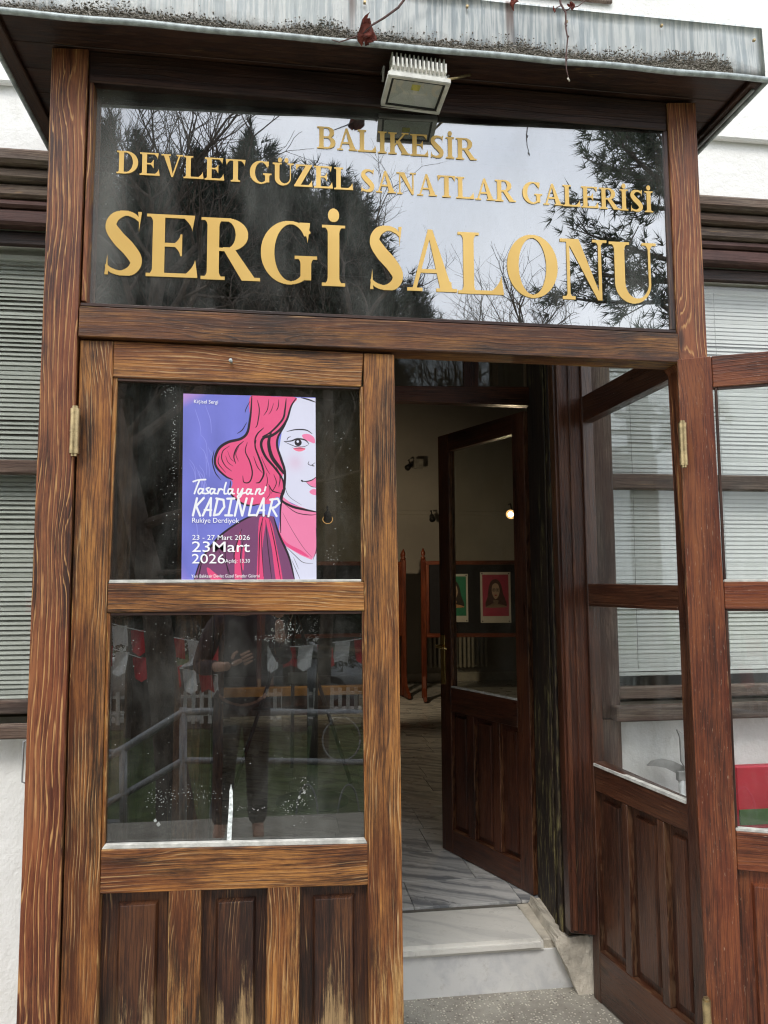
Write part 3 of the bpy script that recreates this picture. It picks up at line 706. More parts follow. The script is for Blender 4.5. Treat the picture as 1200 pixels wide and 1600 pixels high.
piece('pane', S, [(.62, 3.27), (.03, 3.27), (.03, 2.42), (.62, 2.42)], -.018, -.022, M['g_clear'], side, px=False, bev=0)
for z in (.893, 1.537): piece('glazing_bead', S, [(.606, z), (.036, z), (.036, z - .012), (.606, z - .012)], .004, -.017, M['putty'] if z < 1 else M['w_side'], side, px=False, bev=.001)
# left side wall, only its dark inside shows through the glass
S2 = Plane((-.64, .06), (-.56, .70))
side2 = thing('porch_side_wall', 'left side wall of the porch, behind the poster door', 'side wall', (-.64, .06, GZ))
for z0, z1 in ((2.34, 2.43), (1.53, 1.62), (.73, .85), (GZ, .16)):
    piece('rail', S2, [(0, z1), (.64, z1), (.64, z0), (0, z0)], 0, -.05, M['w_side'], side2, px=False)
for a in (0, .6): piece('stile', S2, [(a - .02, 3.29), (a + .045, 3.29), (a + .045, GZ), (a - .02, GZ)], .002, -.05, M['w_side'], side2, px=False, along='z')
raised(S2, .045, .58, .16, .73, M['w_side'], side2)
for z0, z1 in ((.85, 1.53), (1.62, 2.34), (2.43, 3.28)): piece('pane', S2, [(.045, z1), (.58, z1), (.58, z0), (.045, z0)], -.018, -.022, M['g_clear'], side2, px=False, bev=0)

# ================================================================ inner door frame
frame = thing('inner_door_frame', 'blackened wooden door frame round the inner doorway with flaking mossy foot', 'door frame', (.44, 1.15, .17))
PJ = Plane((0, .68), D=(1, 0))
piece('jamb', PJ, [(862, 545), (906, 545), (932, 1462), (892, 1458)], 0, -.06, M['w_inner'], frame, along='z')
piece('jamb_moulding', PJ, [(868, 548), (876, 548), (904, 1456), (897, 1455)], .010, .0005, M['w_inner'], frame, along='z', bev=.003)
piece('jamb_moulding', PJ, [(886, 548), (890, 548), (917, 1456), (913, 1455)], .006, .0005, M['w_inner'], frame, along='z', bev=.002)
R1 = Plane((1.170, .685), (1.190, 1.16))
piece('jamb_lining', R1, [(.0, 2.9), (.475, 2.9), (.475, .15), (.06, .19), (.03, .235), (.0, .245)], 0, -.09, M['w_moss'], frame, px=False, along='z')
piece('jamb_moulding', R1, [(.10, 2.9), (.13, 2.9), (.13, .18), (.10, .18)], .014, .0005, M['w_moss'], frame, px=False, along='z', bev=.004)
piece('jamb_moulding', R1, [(.19, 2.9), (.205, 2.9), (.205, .18), (.19, .18)], .008, .0005, M['w_moss'], frame, px=False, along='z', bev=.003)
boxo('jamb_lining', -.40, -.30, .685, 1.16, .172, 2.9, M['w_inner'], frame, .003)
boxo('head_lining', -.299, 1.168, .69, 1.16, 2.86, 2.9, M['w_inner'], frame, .003)
PI = Plane((0, 1.12), D=(1, 0))
piece('lintel', PI, [(560, 602.5), (842, 604), (842, 634), (560, 624)], 0, -.06, M['w_inner'], frame)
piece('muntin', PI, [(725, 540), (748, 540), (748, 604), (725, 604)], 0, -.03, M['w_inner'], frame, along='z')
boxo('muntin', .40, .46, 1.12, 1.17, 2.56, 2.86, M['w_inner'], frame, .003)
boxo('fanlight', -.299, 1.168, 1.135, 1.139, 2.545, 2.858, M['g_leaf'], frame)

# ================================================================ doors
leafL = thing('outer_door_leaf', 'closed left porch door of worn golden brown wood with the poster on its glass', 'door', (-.61, 0, .02))
W = M['w_leaf']
D0, D1 = -.045, 0
piece('stile', P, [(125.5, 531), (177, 532.5), (155, 1398), (147, 1745), (85, 1745), (93.5, 1600), (113, 930)], D1, D0, W, leafL, along='z')
piece('stile', P, [(568.5, 551.5), (616, 553.5), (623, 960), (631, 1600), (633, 1745), (579, 1745), (577, 1500), (574, 1318), (569.5, 930)], D1, D0, W, leafL, along='z')
piece('rail', P, [(177.6, 532.5), (568, 551), (564.5, 604), (176.2, 589.5)], D1 - .001, D0, W, leafL)
piece('rail', P, [(168, 912), (569, 909), (570, 954), (167, 957)], D1 - .001, D0, W, leafL)
piece('rail', P, [(157.5, 1328), (575, 1319), (575.8, 1383), (155.6, 1397)], D1 - .001, D0, W, leafL)
for a in (264, 418):
    piece('muntin', P, [(a, 1394 - (a - 155) * .031), (a + 50 if a < 300 else a + 51, 1392.5 - (a - 105) * .031), (a + 47, 1745), (a - 6, 1745)], D1 - .0015, D0, W, leafL, along='z')
q = lambda x, y: P.px(x, y)
for a, c, zt in ((158, 263, 1396), (315, 418, 1391), (470, 575, 1386)):
    u0 = q(a - 2, 1560)[0]; u1 = q(c + 1, 1560)[0]; raised(P, u0, u1, .10, q(a, zt)[1], M['w_panel'], leafL, rec=.032, mar=.04)
piece('bottom_rail', P, [(.6 - 1.18, .10), (.355, .10), (.355, .02), (-.58, .02)], -.001, D0, W, leafL, px=False)
piece('pane', P, [(172, 585), (570, 598), (571, 914), (165, 916)], -.022, -.026, M['g_leaf'], leafL, bev=0)
piece('pane', P, [(164, 952), (572, 950), (578, 1322), (158, 1330)], -.022, -.026, M['g_leaf'], leafL, bev=0)
# beads
bd = M['w_leaf']
piece('glazing_bead', P, [(177, 590), (183.5, 590), (170.5, 908), (168.8, 911), (164.5, 911)], -.006, -.021, bd, leafL, bev=.0015, along='z')
piece('glazing_bead', P, [(562.5, 604), (568, 604), (569.5, 908.5), (565, 908.5)], -.006, -.021, bd, leafL, bev=.0015, along='z')
piece('glazing_bead', P, [(184, 590.3), (562, 603.8), (562, 608), (184, 595)], -.006, -.021, M['w_dark'], leafL, bev=.001)
piece('glazing_bead', P, [(171, 906), (564.5, 905), (564.5, 908.8), (169.5, 911.3)], -.004, -.021, M['putty'], leafL, bev=.001)
piece('glazing_bead', P, [(167, 957.5), (172, 957.5), (163, 1322), (158, 1327)], -.006, -.021, bd, leafL, bev=.0015, along='z')
piece('glazing_bead', P, [(566, 954.5), (570, 954.5), (575, 1317), (570.5, 1313)], -.006, -.021, bd, leafL, bev=.0015, along='z')
piece('glazing_bead', P, [(172.5, 957.2), (565.5, 954.6), (565.5, 959), (172.5, 962)], -.006, -.021, M['w_dark'], leafL, bev=.001)
piece('glazing_bead', P, [(163.5, 1320), (570.5, 1311), (575, 1318.3), (158, 1327.6)], -.003, -.021, M['putty'], leafL, bev=.0015)
# hinges of brass
def hinge(par, x, y, z0, z1, r=.009):
    h = tubeo('hinge', [(x, y, z0), (x, y, z1)], r, M['brass'], par, 24, False)
    for a, c, rr in ((z0 - .006, z0 + .012, r * 1.05), (z1 - .012, z1 + .006, r * 1.05), ((z0 + z1) / 2 - .002, (z0 + z1) / 2 + .002, r * 1.08), (z1 + .006, z1 + .014, r * .7), (z0 - .014, z0 - .006, r * .7)):
        tubeo('knuckle', [(x, y, a), (x, y, c)], rr, M['brass'], h, 24, False)
    return h
u_, zt = P.px(118, 642, .02); _, zb = P.px(118, 706, .02); hinge(leafL, u_, -.022, zb, zt, .0135)
# galvanised nail in the top rail, scraped paint streak on the lower glass
n_, nz = P.px(362, 566, 0); tubeo('nail', [(n_, .004, nz), (n_ - .003, -.014, nz + .003)], [.003, .006], M['lip'], leafL, 8)
sm = [(354, 1316), (357.5, 1262), (358.5, 1236), (361, 1225), (363.5, 1236), (364, 1262), (362.5, 1290), (361.5, 1316)]
piece('paint_smear', P, sm, -.0205, -.0218, plain('white_scraped_paint', (.62, .66, .64), .8, .4, 90), leafL, bev=0)
for (x, y, s) in ((243, 1282, 3), (248, 1288, 4), (468, 1246, 3), (476, 1238, 3)):
    piece('paint_fleck', P, [(x - s, y), (x, y - s), (x + s * .7, y + 1), (x - 1, y + s)], -.0205, -.0218, M['residue'], leafL, bev=0)
def residue(spots):
    V, Fc = [], []; r_ = random.Random(12)
    for cx_, cy_, sx, sy, n_ in spots:
        for i in range(n_):
            x, y = cx_ + r_.gauss(0, sx), cy_ + r_.gauss(0, sy); s_ = r_.uniform(.3, 1.1); a = r_.uniform(0, 3.14)
            k = len(V)
            for q_ in range(4):
                u2, z2 = P.px(x + s_ * r_.uniform(.4, 1.6) * math.cos(a + q_ * 1.57), y + s_ * r_.uniform(.3, 1.3) * math.sin(a + q_ * 1.57), -.0215)
                V.append(P.w(u2, z2, -.0214) - Vector(leafL.location))
            Fc.append((k, k + 1, k + 2, k + 3))
    o = np_mesh('tape_residue', V, Fc, M['residue'], leafL); o['kind'] = 'stuff'
residue([(250, 1245, 13, 12, 80), (300, 1240, 22, 7, 70), (472, 1244, 9, 18, 90), (450, 1262, 6, 6, 30), (446, 985, 11, 11, 120), (425, 997, 12, 3, 50), (300, 1000, 50, 20, 26), (395, 1263, 26, 2, 30), (205, 1010, 14, 30, 14),
         (272, 700, 2, 60, 90), (262, 780, 10, 40, 30), (522, 870, 7, 9, 26), (530, 700, 14, 60, 30), (265, 608, 6, 5, 24), (350, 1150, 120, 90, 60)])
cl, cz0 = P.px(34, 1165, .0), P.px(34, 1226, 0)[1]
bm = bmesh.new(); tube(bm, [(-.732, .03, P.px(37, 1160)[1]), (-.742, .03, P.px(37, 1162)[1]), (-.742, .03, cz0), (-.732, .03, cz0 - .003)], .0028, 6)
mesh_obj('wire_hook', bm, M['galv'], porch, smooth=True)

# right leaf, swung out towards the viewer
a25 = math.radians(25)
L = Plane((1.345, -.03), (1.345 + math.cos(a25), -.03 - math.sin(a25)))
leafR = thing('outer_door_leaf', 'right porch door swung open outward, scratched reddish brown wood', 'door', (1.345, -.03, .02))
WR = M['w_red']
def lp(name, q_, d1=0, d0=-.045, mat=WR, bev=.0025, along=None): return piece(name, L, q_, d1, d0, mat, leafR, px=False, bev=bev, along=along)
lp('stile', [(-.022, 2.37), (.083, 2.372), (.092, 1.2), (.090, .02), (-.010, .02), (-.022, 1.6)], .002, along='z')
lp('stile', [(.875, 2.37), (.985, 2.37), (.985, .02), (.875, .02)], .002, along='z')
lp('rail', [(.0842, 2.372), (.874, 2.376), (.874, 2.266), (.0855, 2.266)])
lp('rail', [(.0905, 1.623), (.874, 1.621), (.874, 1.534), (.0905, 1.534)])
lp('rail', [(.0925, .840), (.874, .838), (.874, .722), (.0915, .722)])
lp('bottom_rail', [(.0915, .10), (.874, .10), (.874, .02), (.0915, .02)])
for a in (.325, .58): lp('muntin', [(a, .721), (a + .1, .721), (a + .1, .101), (a, .101)], along='z')
for a, c in ((.092, .325), (.425, .58), (.68, .874)): raised(L, a, c, .101, .721, WR, leafR, rec=.025, mar=.042)
for z0, z1 in ((.84, 1.534), (1.62, 2.266)):
    lp('pane', [(.088, z1), (.878, z1), (.878, z0), (.088, z0)], -.022, -.026, M['g_clear'], 0)
    for q_ in ([(.091, z1), (.099, z1), (.099, z0 + .008), (.091, z0 + .008)], [(.866, z1), (.874, z1), (.874, z0 + .008), (.866, z0 + .008)]): lp('glazing_bead', q_, -.004, -.021, M['w_dark'], .001, along='z')
    lp('glazing_bead', [(.0995, z1), (.8655, z1), (.8655, z1 - .007), (.0995, z1 - .007)], -.004, -.021, M['w_dark'], .001)
    lp('glazing_bead', [(.0925, z0 + .010), (.874, z0 + .010), (.874, z0), (.0925, z0)], -.002, -.021, M['putty'], .0015)
for (xt, yt), (xb, yb) in (((1066, 664), (1066, 724)), ((1104, 1566), (1104, 1630))):
    u1_, z1_ = P.px(xt, yt, .05); u2_, z2_ = P.px(xb, yb, .05); hinge(leafR, u1_, -.05, z2_, z1_, .0125)

# inner leaf, open into the room
I = Plane((1.180, 1.19), (.900, 1.882))
leafI = thing('inner_door_leaf', 'dark red-brown inner door standing ajar into the room, brass handle on its free edge', 'door', (1.18, 1.19, .17))
WI = M['w_inner']
def ip(name, q_, d1=0, d0=-.045, mat=WI, bev=.0025, along=None): return piece(name, I, q_, d1, d0, mat, leafI, px=False, bev=bev, along=along)
def inner_leaf(pl, par):
    pp = lambda name, q_, d1=0, d0=-.045, mat=WI, bev=.0025, along=None: piece(name, pl, q_, d1, d0, mat, par, px=False, bev=bev, along=along)
    pp('stile', [(0, 2.465), (.092, 2.465), (.092, .176), (0, .176)], .001, along='z')
    pp('stile', [(.655, 2.465), (.755, 2.465), (.755, .176), (.655, .176)], .001, along='z')
    pp('rail', [(.0925, 2.465), (.6545, 2.465), (.6545, 2.365), (.0925, 2.365)])
    pp('rail', [(.0925, 1.052), (.6545, 1.052), (.6545, .925), (.0925, .925)])
    pp('rail', [(.0925, .300), (.6545, .300), (.6545, .176), (.0925, .176)])
    for a in (.235, .45): pp('muntin', [(a, .9245), (a + .06, .9245), (a + .06, .3005), (a, .3005)], along='z')
    for a, c in ((.0925, .235), (.295, .45), (.51, .6545)): raised(pl, a, c, .3005, .9245, WI, par, rec=.022, mar=.022)
    pp('pane', [(.088, 2.37), (.66, 2.37), (.66, 1.05), (.088, 1.05)], -.02, -.024, M['g_in'], 0)
    pp('glazing_bead', [(.0925, 1.062), (.6545, 1.062), (.6545, 1.0525), (.0925, 1.0525)], -.002, -.019, M['putty'], .0015)
    pp('glazing_bead', [(.643, 2.364), (.6545, 2.364), (.6545, 1.063), (.643, 1.063)], .004, -.019, WI, .003, along='z')
inner_leaf(I, leafI)
hp = ip('handle_plate', [(.702, 1.335), (.742, 1.335), (.742, 1.065), (.702, 1.065)], .006, .0015, M['brass2'], .0015)
bm = bmesh.new(); c0 = I.w(.722, 1.275, .006); c1 = I.w(.722, 1.275, .05); c2 = I.w(.70, 1.275, .055); c3 = I.w(.61, 1.268, .055)
tube(bm, [c0, c1, c2, c3], [.009, .008, .008, .006], 10); mesh_obj('handle', bm, M['brass2'], leafI, smooth=True)
I2 = Plane((-.292, 1.19), (-.36, 1.94))
leafJ = thing('inner_door_leaf', 'dim left inner door folded back into the room, seen through the dusty porch glass', 'door', (-.292, 1.19, .17))
inner_leaf(I2, leafJ)

# ================================================================ doorstep
step = thing('doorstep', 'marble doorstep with a rounded white tread over a grey riser', 'doorstep', (.35, .80, GZ))
bm = bmesh.new(); box(bm, -.60, 1.085, .775, 1.10, .124, .172)
bmesh.ops.bevel(bm, geom=[e for e in bm.edges if all(v.co.y < .78 for v in e.verts)] + [e for e in bm.edges if all(v.co.x > 1.07 for v in e.verts) and all(v.co.z > .16 for v in e.verts)], offset=.015, segments=4, affect='EDGES')
mesh_obj('tread', bm, M['tread'], step, smooth=False)
boxo('riser', -.6, 1.25, .797, 1.10, GZ - .02, .1235, M['riser'], step, .003)
boxo('mortar_bed', 1.087, 1.20, .80, 1.16, GZ - .01, .160, M['cement'], step, .004)
bm = bmesh.new()
PQ = Plane((0, .735), D=(1, 0))
fr = [PQ.px(x, y) for x, y in ((868, 1476), (872, 1463), (890, 1467), (912, 1462), (932, 1467), (935, 1500), (936, 1548), (905, 1550), (886, 1512))]
f = [bm.verts.new((u, .735, z if z > .02 else GZ - .01)) for i, (u, z) in enumerate(fr)]
k = [bm.verts.new((u + .02, 1.14, z if z > .02 else GZ - .01)) for i, (u, z) in enumerate(fr)]
bm.faces.new(f); bm.faces.new(k[::-1]); n = len(f)
for i in range(n): bm.faces.new((f[i], k[i], k[(i + 1) % n], f[(i + 1) % n]))
bmesh.ops.triangulate(bm, faces=bm.faces[:]); bmesh.ops.subdivide_edges(bm, edges=bm.edges[:], cuts=3, use_grid_fill=True); bmesh.ops.triangulate(bm, faces=bm.faces[:])
for v in bm.verts:
    v.co += Vector((random.gauss(0, .0013), random.gauss(0, .0013), random.gauss(0, .0028) if v.co.z > .12 else 0))
bmesh.ops.recalc_face_normals(bm, faces=bm.faces)
o = mesh_obj('plinth_block', bm, M['cement'], None, (1.2, .8, GZ)); tag(o, 'chipped cream cement block at the foot of the black door jamb beside the step', 'plinth')

# ================================================================ the room behind
bm = bmesh.new(); box(bm, -3.4, 5.2, 1.151, 9.2, -.1, .160); floor = struct(mesh_obj('floor', bm, M['grout'], None, (0, 1.15, .16)))
bm = bmesh.new(); box(bm, 0, .497, 0, .397, 0, .0115, .0012); bmesh.ops.recalc_face_normals(bm, faces=bm.faces)
tme = bpy.data.meshes.new('tile'); bm.to_mesh(tme); bm.free(); tme.materials.append(M['tile'])
bm = bmesh.new(); box(bm, 0, .497, 0, .297, 0, .0115, .0012); bmesh.ops.recalc_face_normals(bm, faces=bm.faces)
tms = bpy.data.meshes.new('tile'); bm.to_mesh(tms); bm.free(); tms.materials.append(M['tile'])
y = 1.155; row = 0
while y < 8.9:
    xs0 = .612 - .5 * 5 + (0 if row % 2 == 0 else .25) + (.11 * (row % 3))
    hi = 1.3 if y < 1.2 else 2.7 + .1 * y
    x = xs0
    while x < hi:
        if x > -.9 and not (y < 1.2 and (x < -.85 or x > 1.2)):
            t = link('tile', tms if row == 0 else tme, floor, (x, y - 1.15, .0005)); t.rotation_euler = (random.gauss(0, .0006), random.gauss(0, .0006), 0)
        x += .5
    y += .30 if row == 0 else .40
    row += 1
bm = bmesh.new()
box(bm, -3.4, -3.2, 1.151, 9.2, .16, 4.4); box(bm, 5.0, 5.2, 1.151, 9.2, .16, 4.4); box(bm, -3.2, 5.0, 9.0, 9.2, .16, 4.4)
struct(mesh_obj('wall', bm, M['inwall']))
bm = bmesh.new(); box(bm, -3.4, 5.2, 1.151, 9.2, 4.4, 4.55); struct(mesh_obj('ceiling', bm, M['inwall']))
bm = bmesh.new(); box(bm, -3.2, 5.0, 8.97, 8.998, 2.66, 2.72, .006); struct(mesh_obj('picture_rail', bm, M['inwall']))
bm = bmesh.new(); box(bm, -3.2, 5.0, 8.98, 8.998, .172, .30, .004); struct(mesh_obj('skirting', bm, M['tread']))

def onY(px, py, Y):
    u, z = Plane((0, Y), D=(1, 0)).px(px, py); return Vector((u, Y, z))
# display boards
def display_board(xl, yl, ang, width, label, n=8, back=0):
    t = thing('display_board', label, 'display board', (xl, yl, .172), 'free standing display boards')
    dx, dy = math.cos(ang), math.sin(ang)
    pl = Plane((xl, yl), D=(dx, dy))
    for u in (0, width):
        c = pl.w(u, .172, 0)
        bm = bmesh.new(); box(bm, c.x - .03, c.x + .03, c.y - .03, c.y + .03, .20, 1.93, .006)
        grain_attr(bm, c, Vector((0, 0, 1)), Vector((1, 0, 0)), Vector((0, 1, 0)), -.03, .03, (u, 1, 2)); po = mesh_obj('post', bm, M['w_board'], t)
        bm = bmesh.new(); tube(bm, [c + Vector((0, 0, z - .172)) for z in (1.931, 1.95, 1.97, 1.99, 2.02, 2.05, 2.075)], [.026, .034, .014, .026, .028, .014, .004], 10); mesh_obj('finial', bm, M['w_board'], po, smooth=True)
        bm = bmesh.new(); N = pl.N
        for s in (-1, 1):
            a = c + N * .03 * s; v = [a + Vector((0, 0, .30)), a + Vector((0, 0, .02)), a + N * .22 * s + Vector((0, 0, .02)), a + N * .20 * s + Vector((0, 0, .07)), a + N * .06 * s + Vector((0, 0, .16))]
            A = [bm.verts.new(p + pl.D * .02) for p in v]; B = [bm.verts.new(p - pl.D * .02) for p in v]
            bm.faces.new(A); bm.faces.new(B[::-1])
            for i in range(5): bm.faces.new((A[i], B[i], B[(i + 1) % 5], A[(i + 1) % 5]))
        mesh_obj('foot', bm, M['w_board'], po)
    for z0, z1 in ((1.86, 1.91), (.95, 1.0)): piece('rail', pl, [(.031, z1), (width - .031, z1), (width - .031, z0), (.031, z0)], .02, -.02, M['w_board'], t, px=False)
    for u in (.031, width - .071): piece('stile', pl, [(u, 1.859), (u + .04, 1.859), (u + .04, 1.001), (u, 1.001)], .018, -.018, M['w_board'], t, px=False)
    piece('cloth_panel', pl, [(.072, 1.859), (width - .072, 1.859), (width - .072, 1.001), (.072, 1.001)], .004, -.004, M['cloth'], t, px=False, bev=0)
    return pl
bp = onY(662, 960, 7.2)
BPL = display_board(bp.x, 7.2, math.radians(-8), 1.9, 'dark display board carrying the green and the pink portrait, behind the inner door glass')
b2 = onY(630, 960, 7.9); display_board(b2.x - 1.75, 7.95, 0, 1.75, 'leftmost display board, only its red post showing beside the doorway edge')
b3 = onY(638, 960, 7.5); display_board(b3.x - 1.9, 7.3, math.radians(6), 1.85, 'nearer board of two whose red posts alone show left of the portraits')

def flat_shape(name, pl, pts, d, mat, parent, smooth=True):
    """flat printed shape: closed outline (u, z)"""
    if smooth:
        n = len(pts); out = []
        for i in range(n):
            a, b_, c, e = (Vector(pts[(i + k) % n]) for k in (-1, 0, 1, 2))
            for s in (0, .25, .5, .75): out.append(.5 * (2 * b_ + (c - a) * s + (2 * a - 5 * b_ + 4 * c - e) * s * s + (3 * b_ - a - 3 * c + e) * s ** 3))
        pts = [(p.x, p.y) for p in out]
    bm = bmesh.new(); bm.faces.new([bm.verts.new(pl.w(u, z, d)) for u, z in pts]); bmesh.ops.triangulate(bm, faces=bm.faces[:])
    return mesh_obj(name, bm, mat, parent)
def portrait(px0, py0, px1, py1, label, bgcol, hair, top, glasses, dress=None):
    u0, z1 = BPL.px(px0, py0, .01); u1, z0 = BPL.px(px1, py1, .01)
    w, h = u1 - u0, z1 - z0; base = BPL.w(u0, z0, .006)
    t = thing('portrait_print', label, 'print', base[:], 'portrait prints pinned on the board')
    piece('sheet', BPL, [(u0, z1), (u1, z1), (u1, z0), (u0, z0)], .008, .005, plain('print_paper', (.62, .60, .57), .7, .03, bump=0), t, px=False, bev=0)
    f = lambda l: [(u0 + w * a, z0 + h * c) for a, c in l]
    flat_shape('print_area', BPL, f([(.07, .95), (.93, .95), (.93, .13), (.07, .13)]), .0086, plain('print_ground', bgcol, .6, .1, 20, bump=0), t, False)
    hm = plain('print_hair', hair, .6, .2, 30, bump=0); sk = plain('print_skin', (.50, .36, .27), .6, .05, bump=0); tm = plain('print_dress', top, .6, .15, 40, bump=0)
    flat_shape('hair', BPL, f([(.5, .86), (.36, .82), (.28, .70), (.24, .52), (.16, .38), (.22, .30), (.5, .34), (.80, .30), (.86, .38), (.76, .54), (.70, .72), (.62, .82)]), .0090, hm, t)
    flat_shape('bust', BPL, f([(.42, .44), (.44, .36), (.24, .33), (.16, .30), (.5, .295), (.86, .31), (.74, .35), (.58, .37), (.59, .44)]), .0094, tm, t)
    flat_shape('face', BPL, f([(.5, .78), (.40, .74), (.375, .62), (.42, .52), (.5, .465), (.59, .52), (.635, .62), (.60, .74)]), .0098, sk, t)
    dk = plain('print_ink', (.03, .015, .015), .6, 0, bump=0)
    for cx in (.445, .565):
        flat_shape('eye', BPL, f([(cx - .035, .645), (cx, .66), (cx + .035, .645), (cx, .632)]), .0102, dk, t)
        if glasses:
            for k in range(12):
                a, c = 2 * math.pi * k / 12, 2 * math.pi * (k + 1) / 12
                flat_shape('spectacle_rim', BPL, f([(cx + .055 * math.cos(a), .645 + .038 * math.sin(a)), (cx + .055 * math.cos(c), .645 + .038 * math.sin(c)), (cx + .044 * math.cos(c), .645 + .030 * math.sin(c)), (cx + .044 * math.cos(a), .645 + .030 * math.sin(a))]), .0104, dk, t, False)
    flat_shape('mouth', BPL, f([(.455, .545), (.505, .555), (.555, .545), (.505, .525)]), .0102, plain('print_lips', (.4, .05, .05), .6, 0, bump=0), t)
    for a, c in ((.06, .97), (.94, .97), (.06, .03), (.94, .03)): flat_shape('pin', BPL, f([(a - .02, c - .012), (a - .02, c + .012), (a + .02, c + .012), (a + .02, c - .012)]), .011, dk, t, False)
portrait(687, 897, 732, 972, 'green portrait print left of the pink one on the dark board', (.02, .22, .12), (.03, .02, .015), (.55, .30, .15), False)
portrait(750, 894, 799, 973, 'pink portrait print of a long haired woman with round glasses behind the inner door glass', (.42, .045, .10), (.07, .025, .02), (.24, .17, .12), True)

# radiator on the far wall
r0 = onY(668, 985, 8.9); r1 = onY(762, 1045, 8.9)
rad = thing('radiator', 'pale column radiator on the far wall under the display board', 'radiator', (r0.x, 8.9, r1.z))
n = 14
for i in range(n):
    x = r0.x + (r1.x - r0.x) * (i + .5) / n
    bm = bmesh.new(); box(bm, x - .018, x + .018, 8.84, 8.96, r1.z + .03, r0.z - .02, .008); mesh_obj('column', bm, M['radiator'], rad)
for z in (r1.z + .06, r0.z - .05): tubeo('pipe', [(r0.x - .05, 8.9, z), (r1.x + .05, 8.9, z)], .014, M['radiator'], rad)

# spotlights
def spotlight(p, aim, label, on=False, box_=False, watts=0):
    t = thing('spotlight', label, 'spotlight', p[:], 'gallery spotlights')
    P_ = Vector(p); d = (Vector(aim) - P_).normalized()
    tubeo('arm', [P_ + Vector((0, .12, .10)), P_ + Vector((0, .05, .10)), P_ + Vector((0, 0, .03))], .009, M['black'], t)
    h = tubeo('head', [P_ - d * .07, P_ - d * .03, P_ + d * .06, P_ + d * .07], [.022, .036, .044, .046], M['black'], t, 16)
    if box_: boxo('ballast', p[0] + .08, p[0] + .22, p[1] + .05, p[1] + .12, p[2] - .02, p[2] + .12, M['grey_box'], t, .005)
    mt = M['fl_black']
    if on:
        b_ = NB('lit_lamp'); e = b_.n('ShaderNodeEmission'); e.inputs[0].default_value = (1, .72, .36, 1); e.inputs[1].default_value = 22
        b_.t.links.new(e.outputs[0], b_.out.inputs[0]); mt = b_.m
        ld = bpy.data.lights.new('spotlight_bulb', 'SPOT'); ld.energy = watts; ld.color = (1, .78, .5); ld.spot_size = math.radians(120); ld.shadow_soft_size = .04; ld.spot_blend = .6
        lo = bpy.data.objects.new('bulb_light', ld); COL.objects.link(lo); lo.parent = t; lo.location = d * .10; lo.rotation_euler = d.to_track_quat('-Z', 'Y').to_euler()
    tubeo('lens', [P_ + d * .0701, P_ + d * .073], .030, mt, h, 16)
    if on:
        b2_ = NB('lamp_bloom_glow'); e2 = b2_.n('ShaderNodeEmission'); e2.inputs[0].default_value = (1, .55, .2, 1); e2.inputs[1].default_value = 1.1  # orange glowing disc added in place of bloom round the lit lens
        b2_.t.links.new(e2.outputs[0], b2_.out.inputs[0]); tubeo('reflector', [P_ + d * .0700, P_ + d * .0705], .052, b2_.m, h, 20)
spotlight(onY(640, 728, 8.7), (-1, 6, .8), 'dark wall spotlight with a grey ballast box high on the far wall', box_=True)
spotlight(onY(675, 808, 8.7), (2, 6, .6), 'black spotlight hanging just under the picture rail')
spotlight(onY(800, 801, 5.6), (.9, 2.8, 1.2), 'lit warm spotlight shining through the glass of the inner door', on=True, watts=22)
spotlight(onY(512, 806, 5.2), (.7, 8.9, .6), 'small lit spotlight right of the poster behind the left door glass', on=True, watts=62)

pw0, pw1 = onY(225, 1078, 6.4), onY(560, 1078, 6.4)
pn = thing('low_partition', 'low brown partition with a golden wooden top rail, dim behind the lower left glass', 'partition', (pw0.x, 6.4, .172))
boxo('panel', pw0.x, pw1.x, 6.38, 6.42, .172, pw0.z - .10, M['w_inner'], pn)
boxo('top_rail', pw0.x - .05, pw1.x + .05, 6.35, 6.45, pw0.z - .099, pw0.z, plain('golden_rail', (.50, .26, .05), .4, .2, 8), pn, .006)
# high round table and easel just inside, dim behind the dusty glass
tb = onY(488, 1187, 2.9)
ht = thing('high_table', 'black high bar table with a round foot behind the lower door glass', 'table', (tb.x, 2.9, .172))
tubeo('foot', [(tb.x, 2.9, .173), (tb.x, 2.9, .19), (tb.x, 2.9, .20)], [.24, .24, .04], M['black'], ht, 28)
tubeo('pole', [(tb.x, 2.9, .20), (tb.x, 2.9, 1.15)], .036, M['black'], ht, 14)
tubeo('top', [(tb.x, 2.9, 1.151), (tb.x, 2.9, 1.18)], .33, M['grey_box'], ht, 32)
ea = thing('easel', 'wooden tripod easel with a small card behind the lower door glass', 'easel', (tb.x - .1, 3.4, .172))
ap = Vector((tb.x - .12, 3.45, 1.45))
for dx, dy in ((-.42, -.1), (.42, -.1), (0, .45)): tubeo('leg', [ap, (ap.x + dx, ap.y + dy, .174)], .014, M['w_board'], ea, 6)
tubeo('cross_bar', [(ap.x - .3, 3.36, .72), (ap.x + .3, 3.36, .72)], .012, M['w_board'], ea, 6)
boxo('card', ap.x - .04, ap.x + .12, 3.33, 3.34, .90, .98, M['whitepaint'], ea)

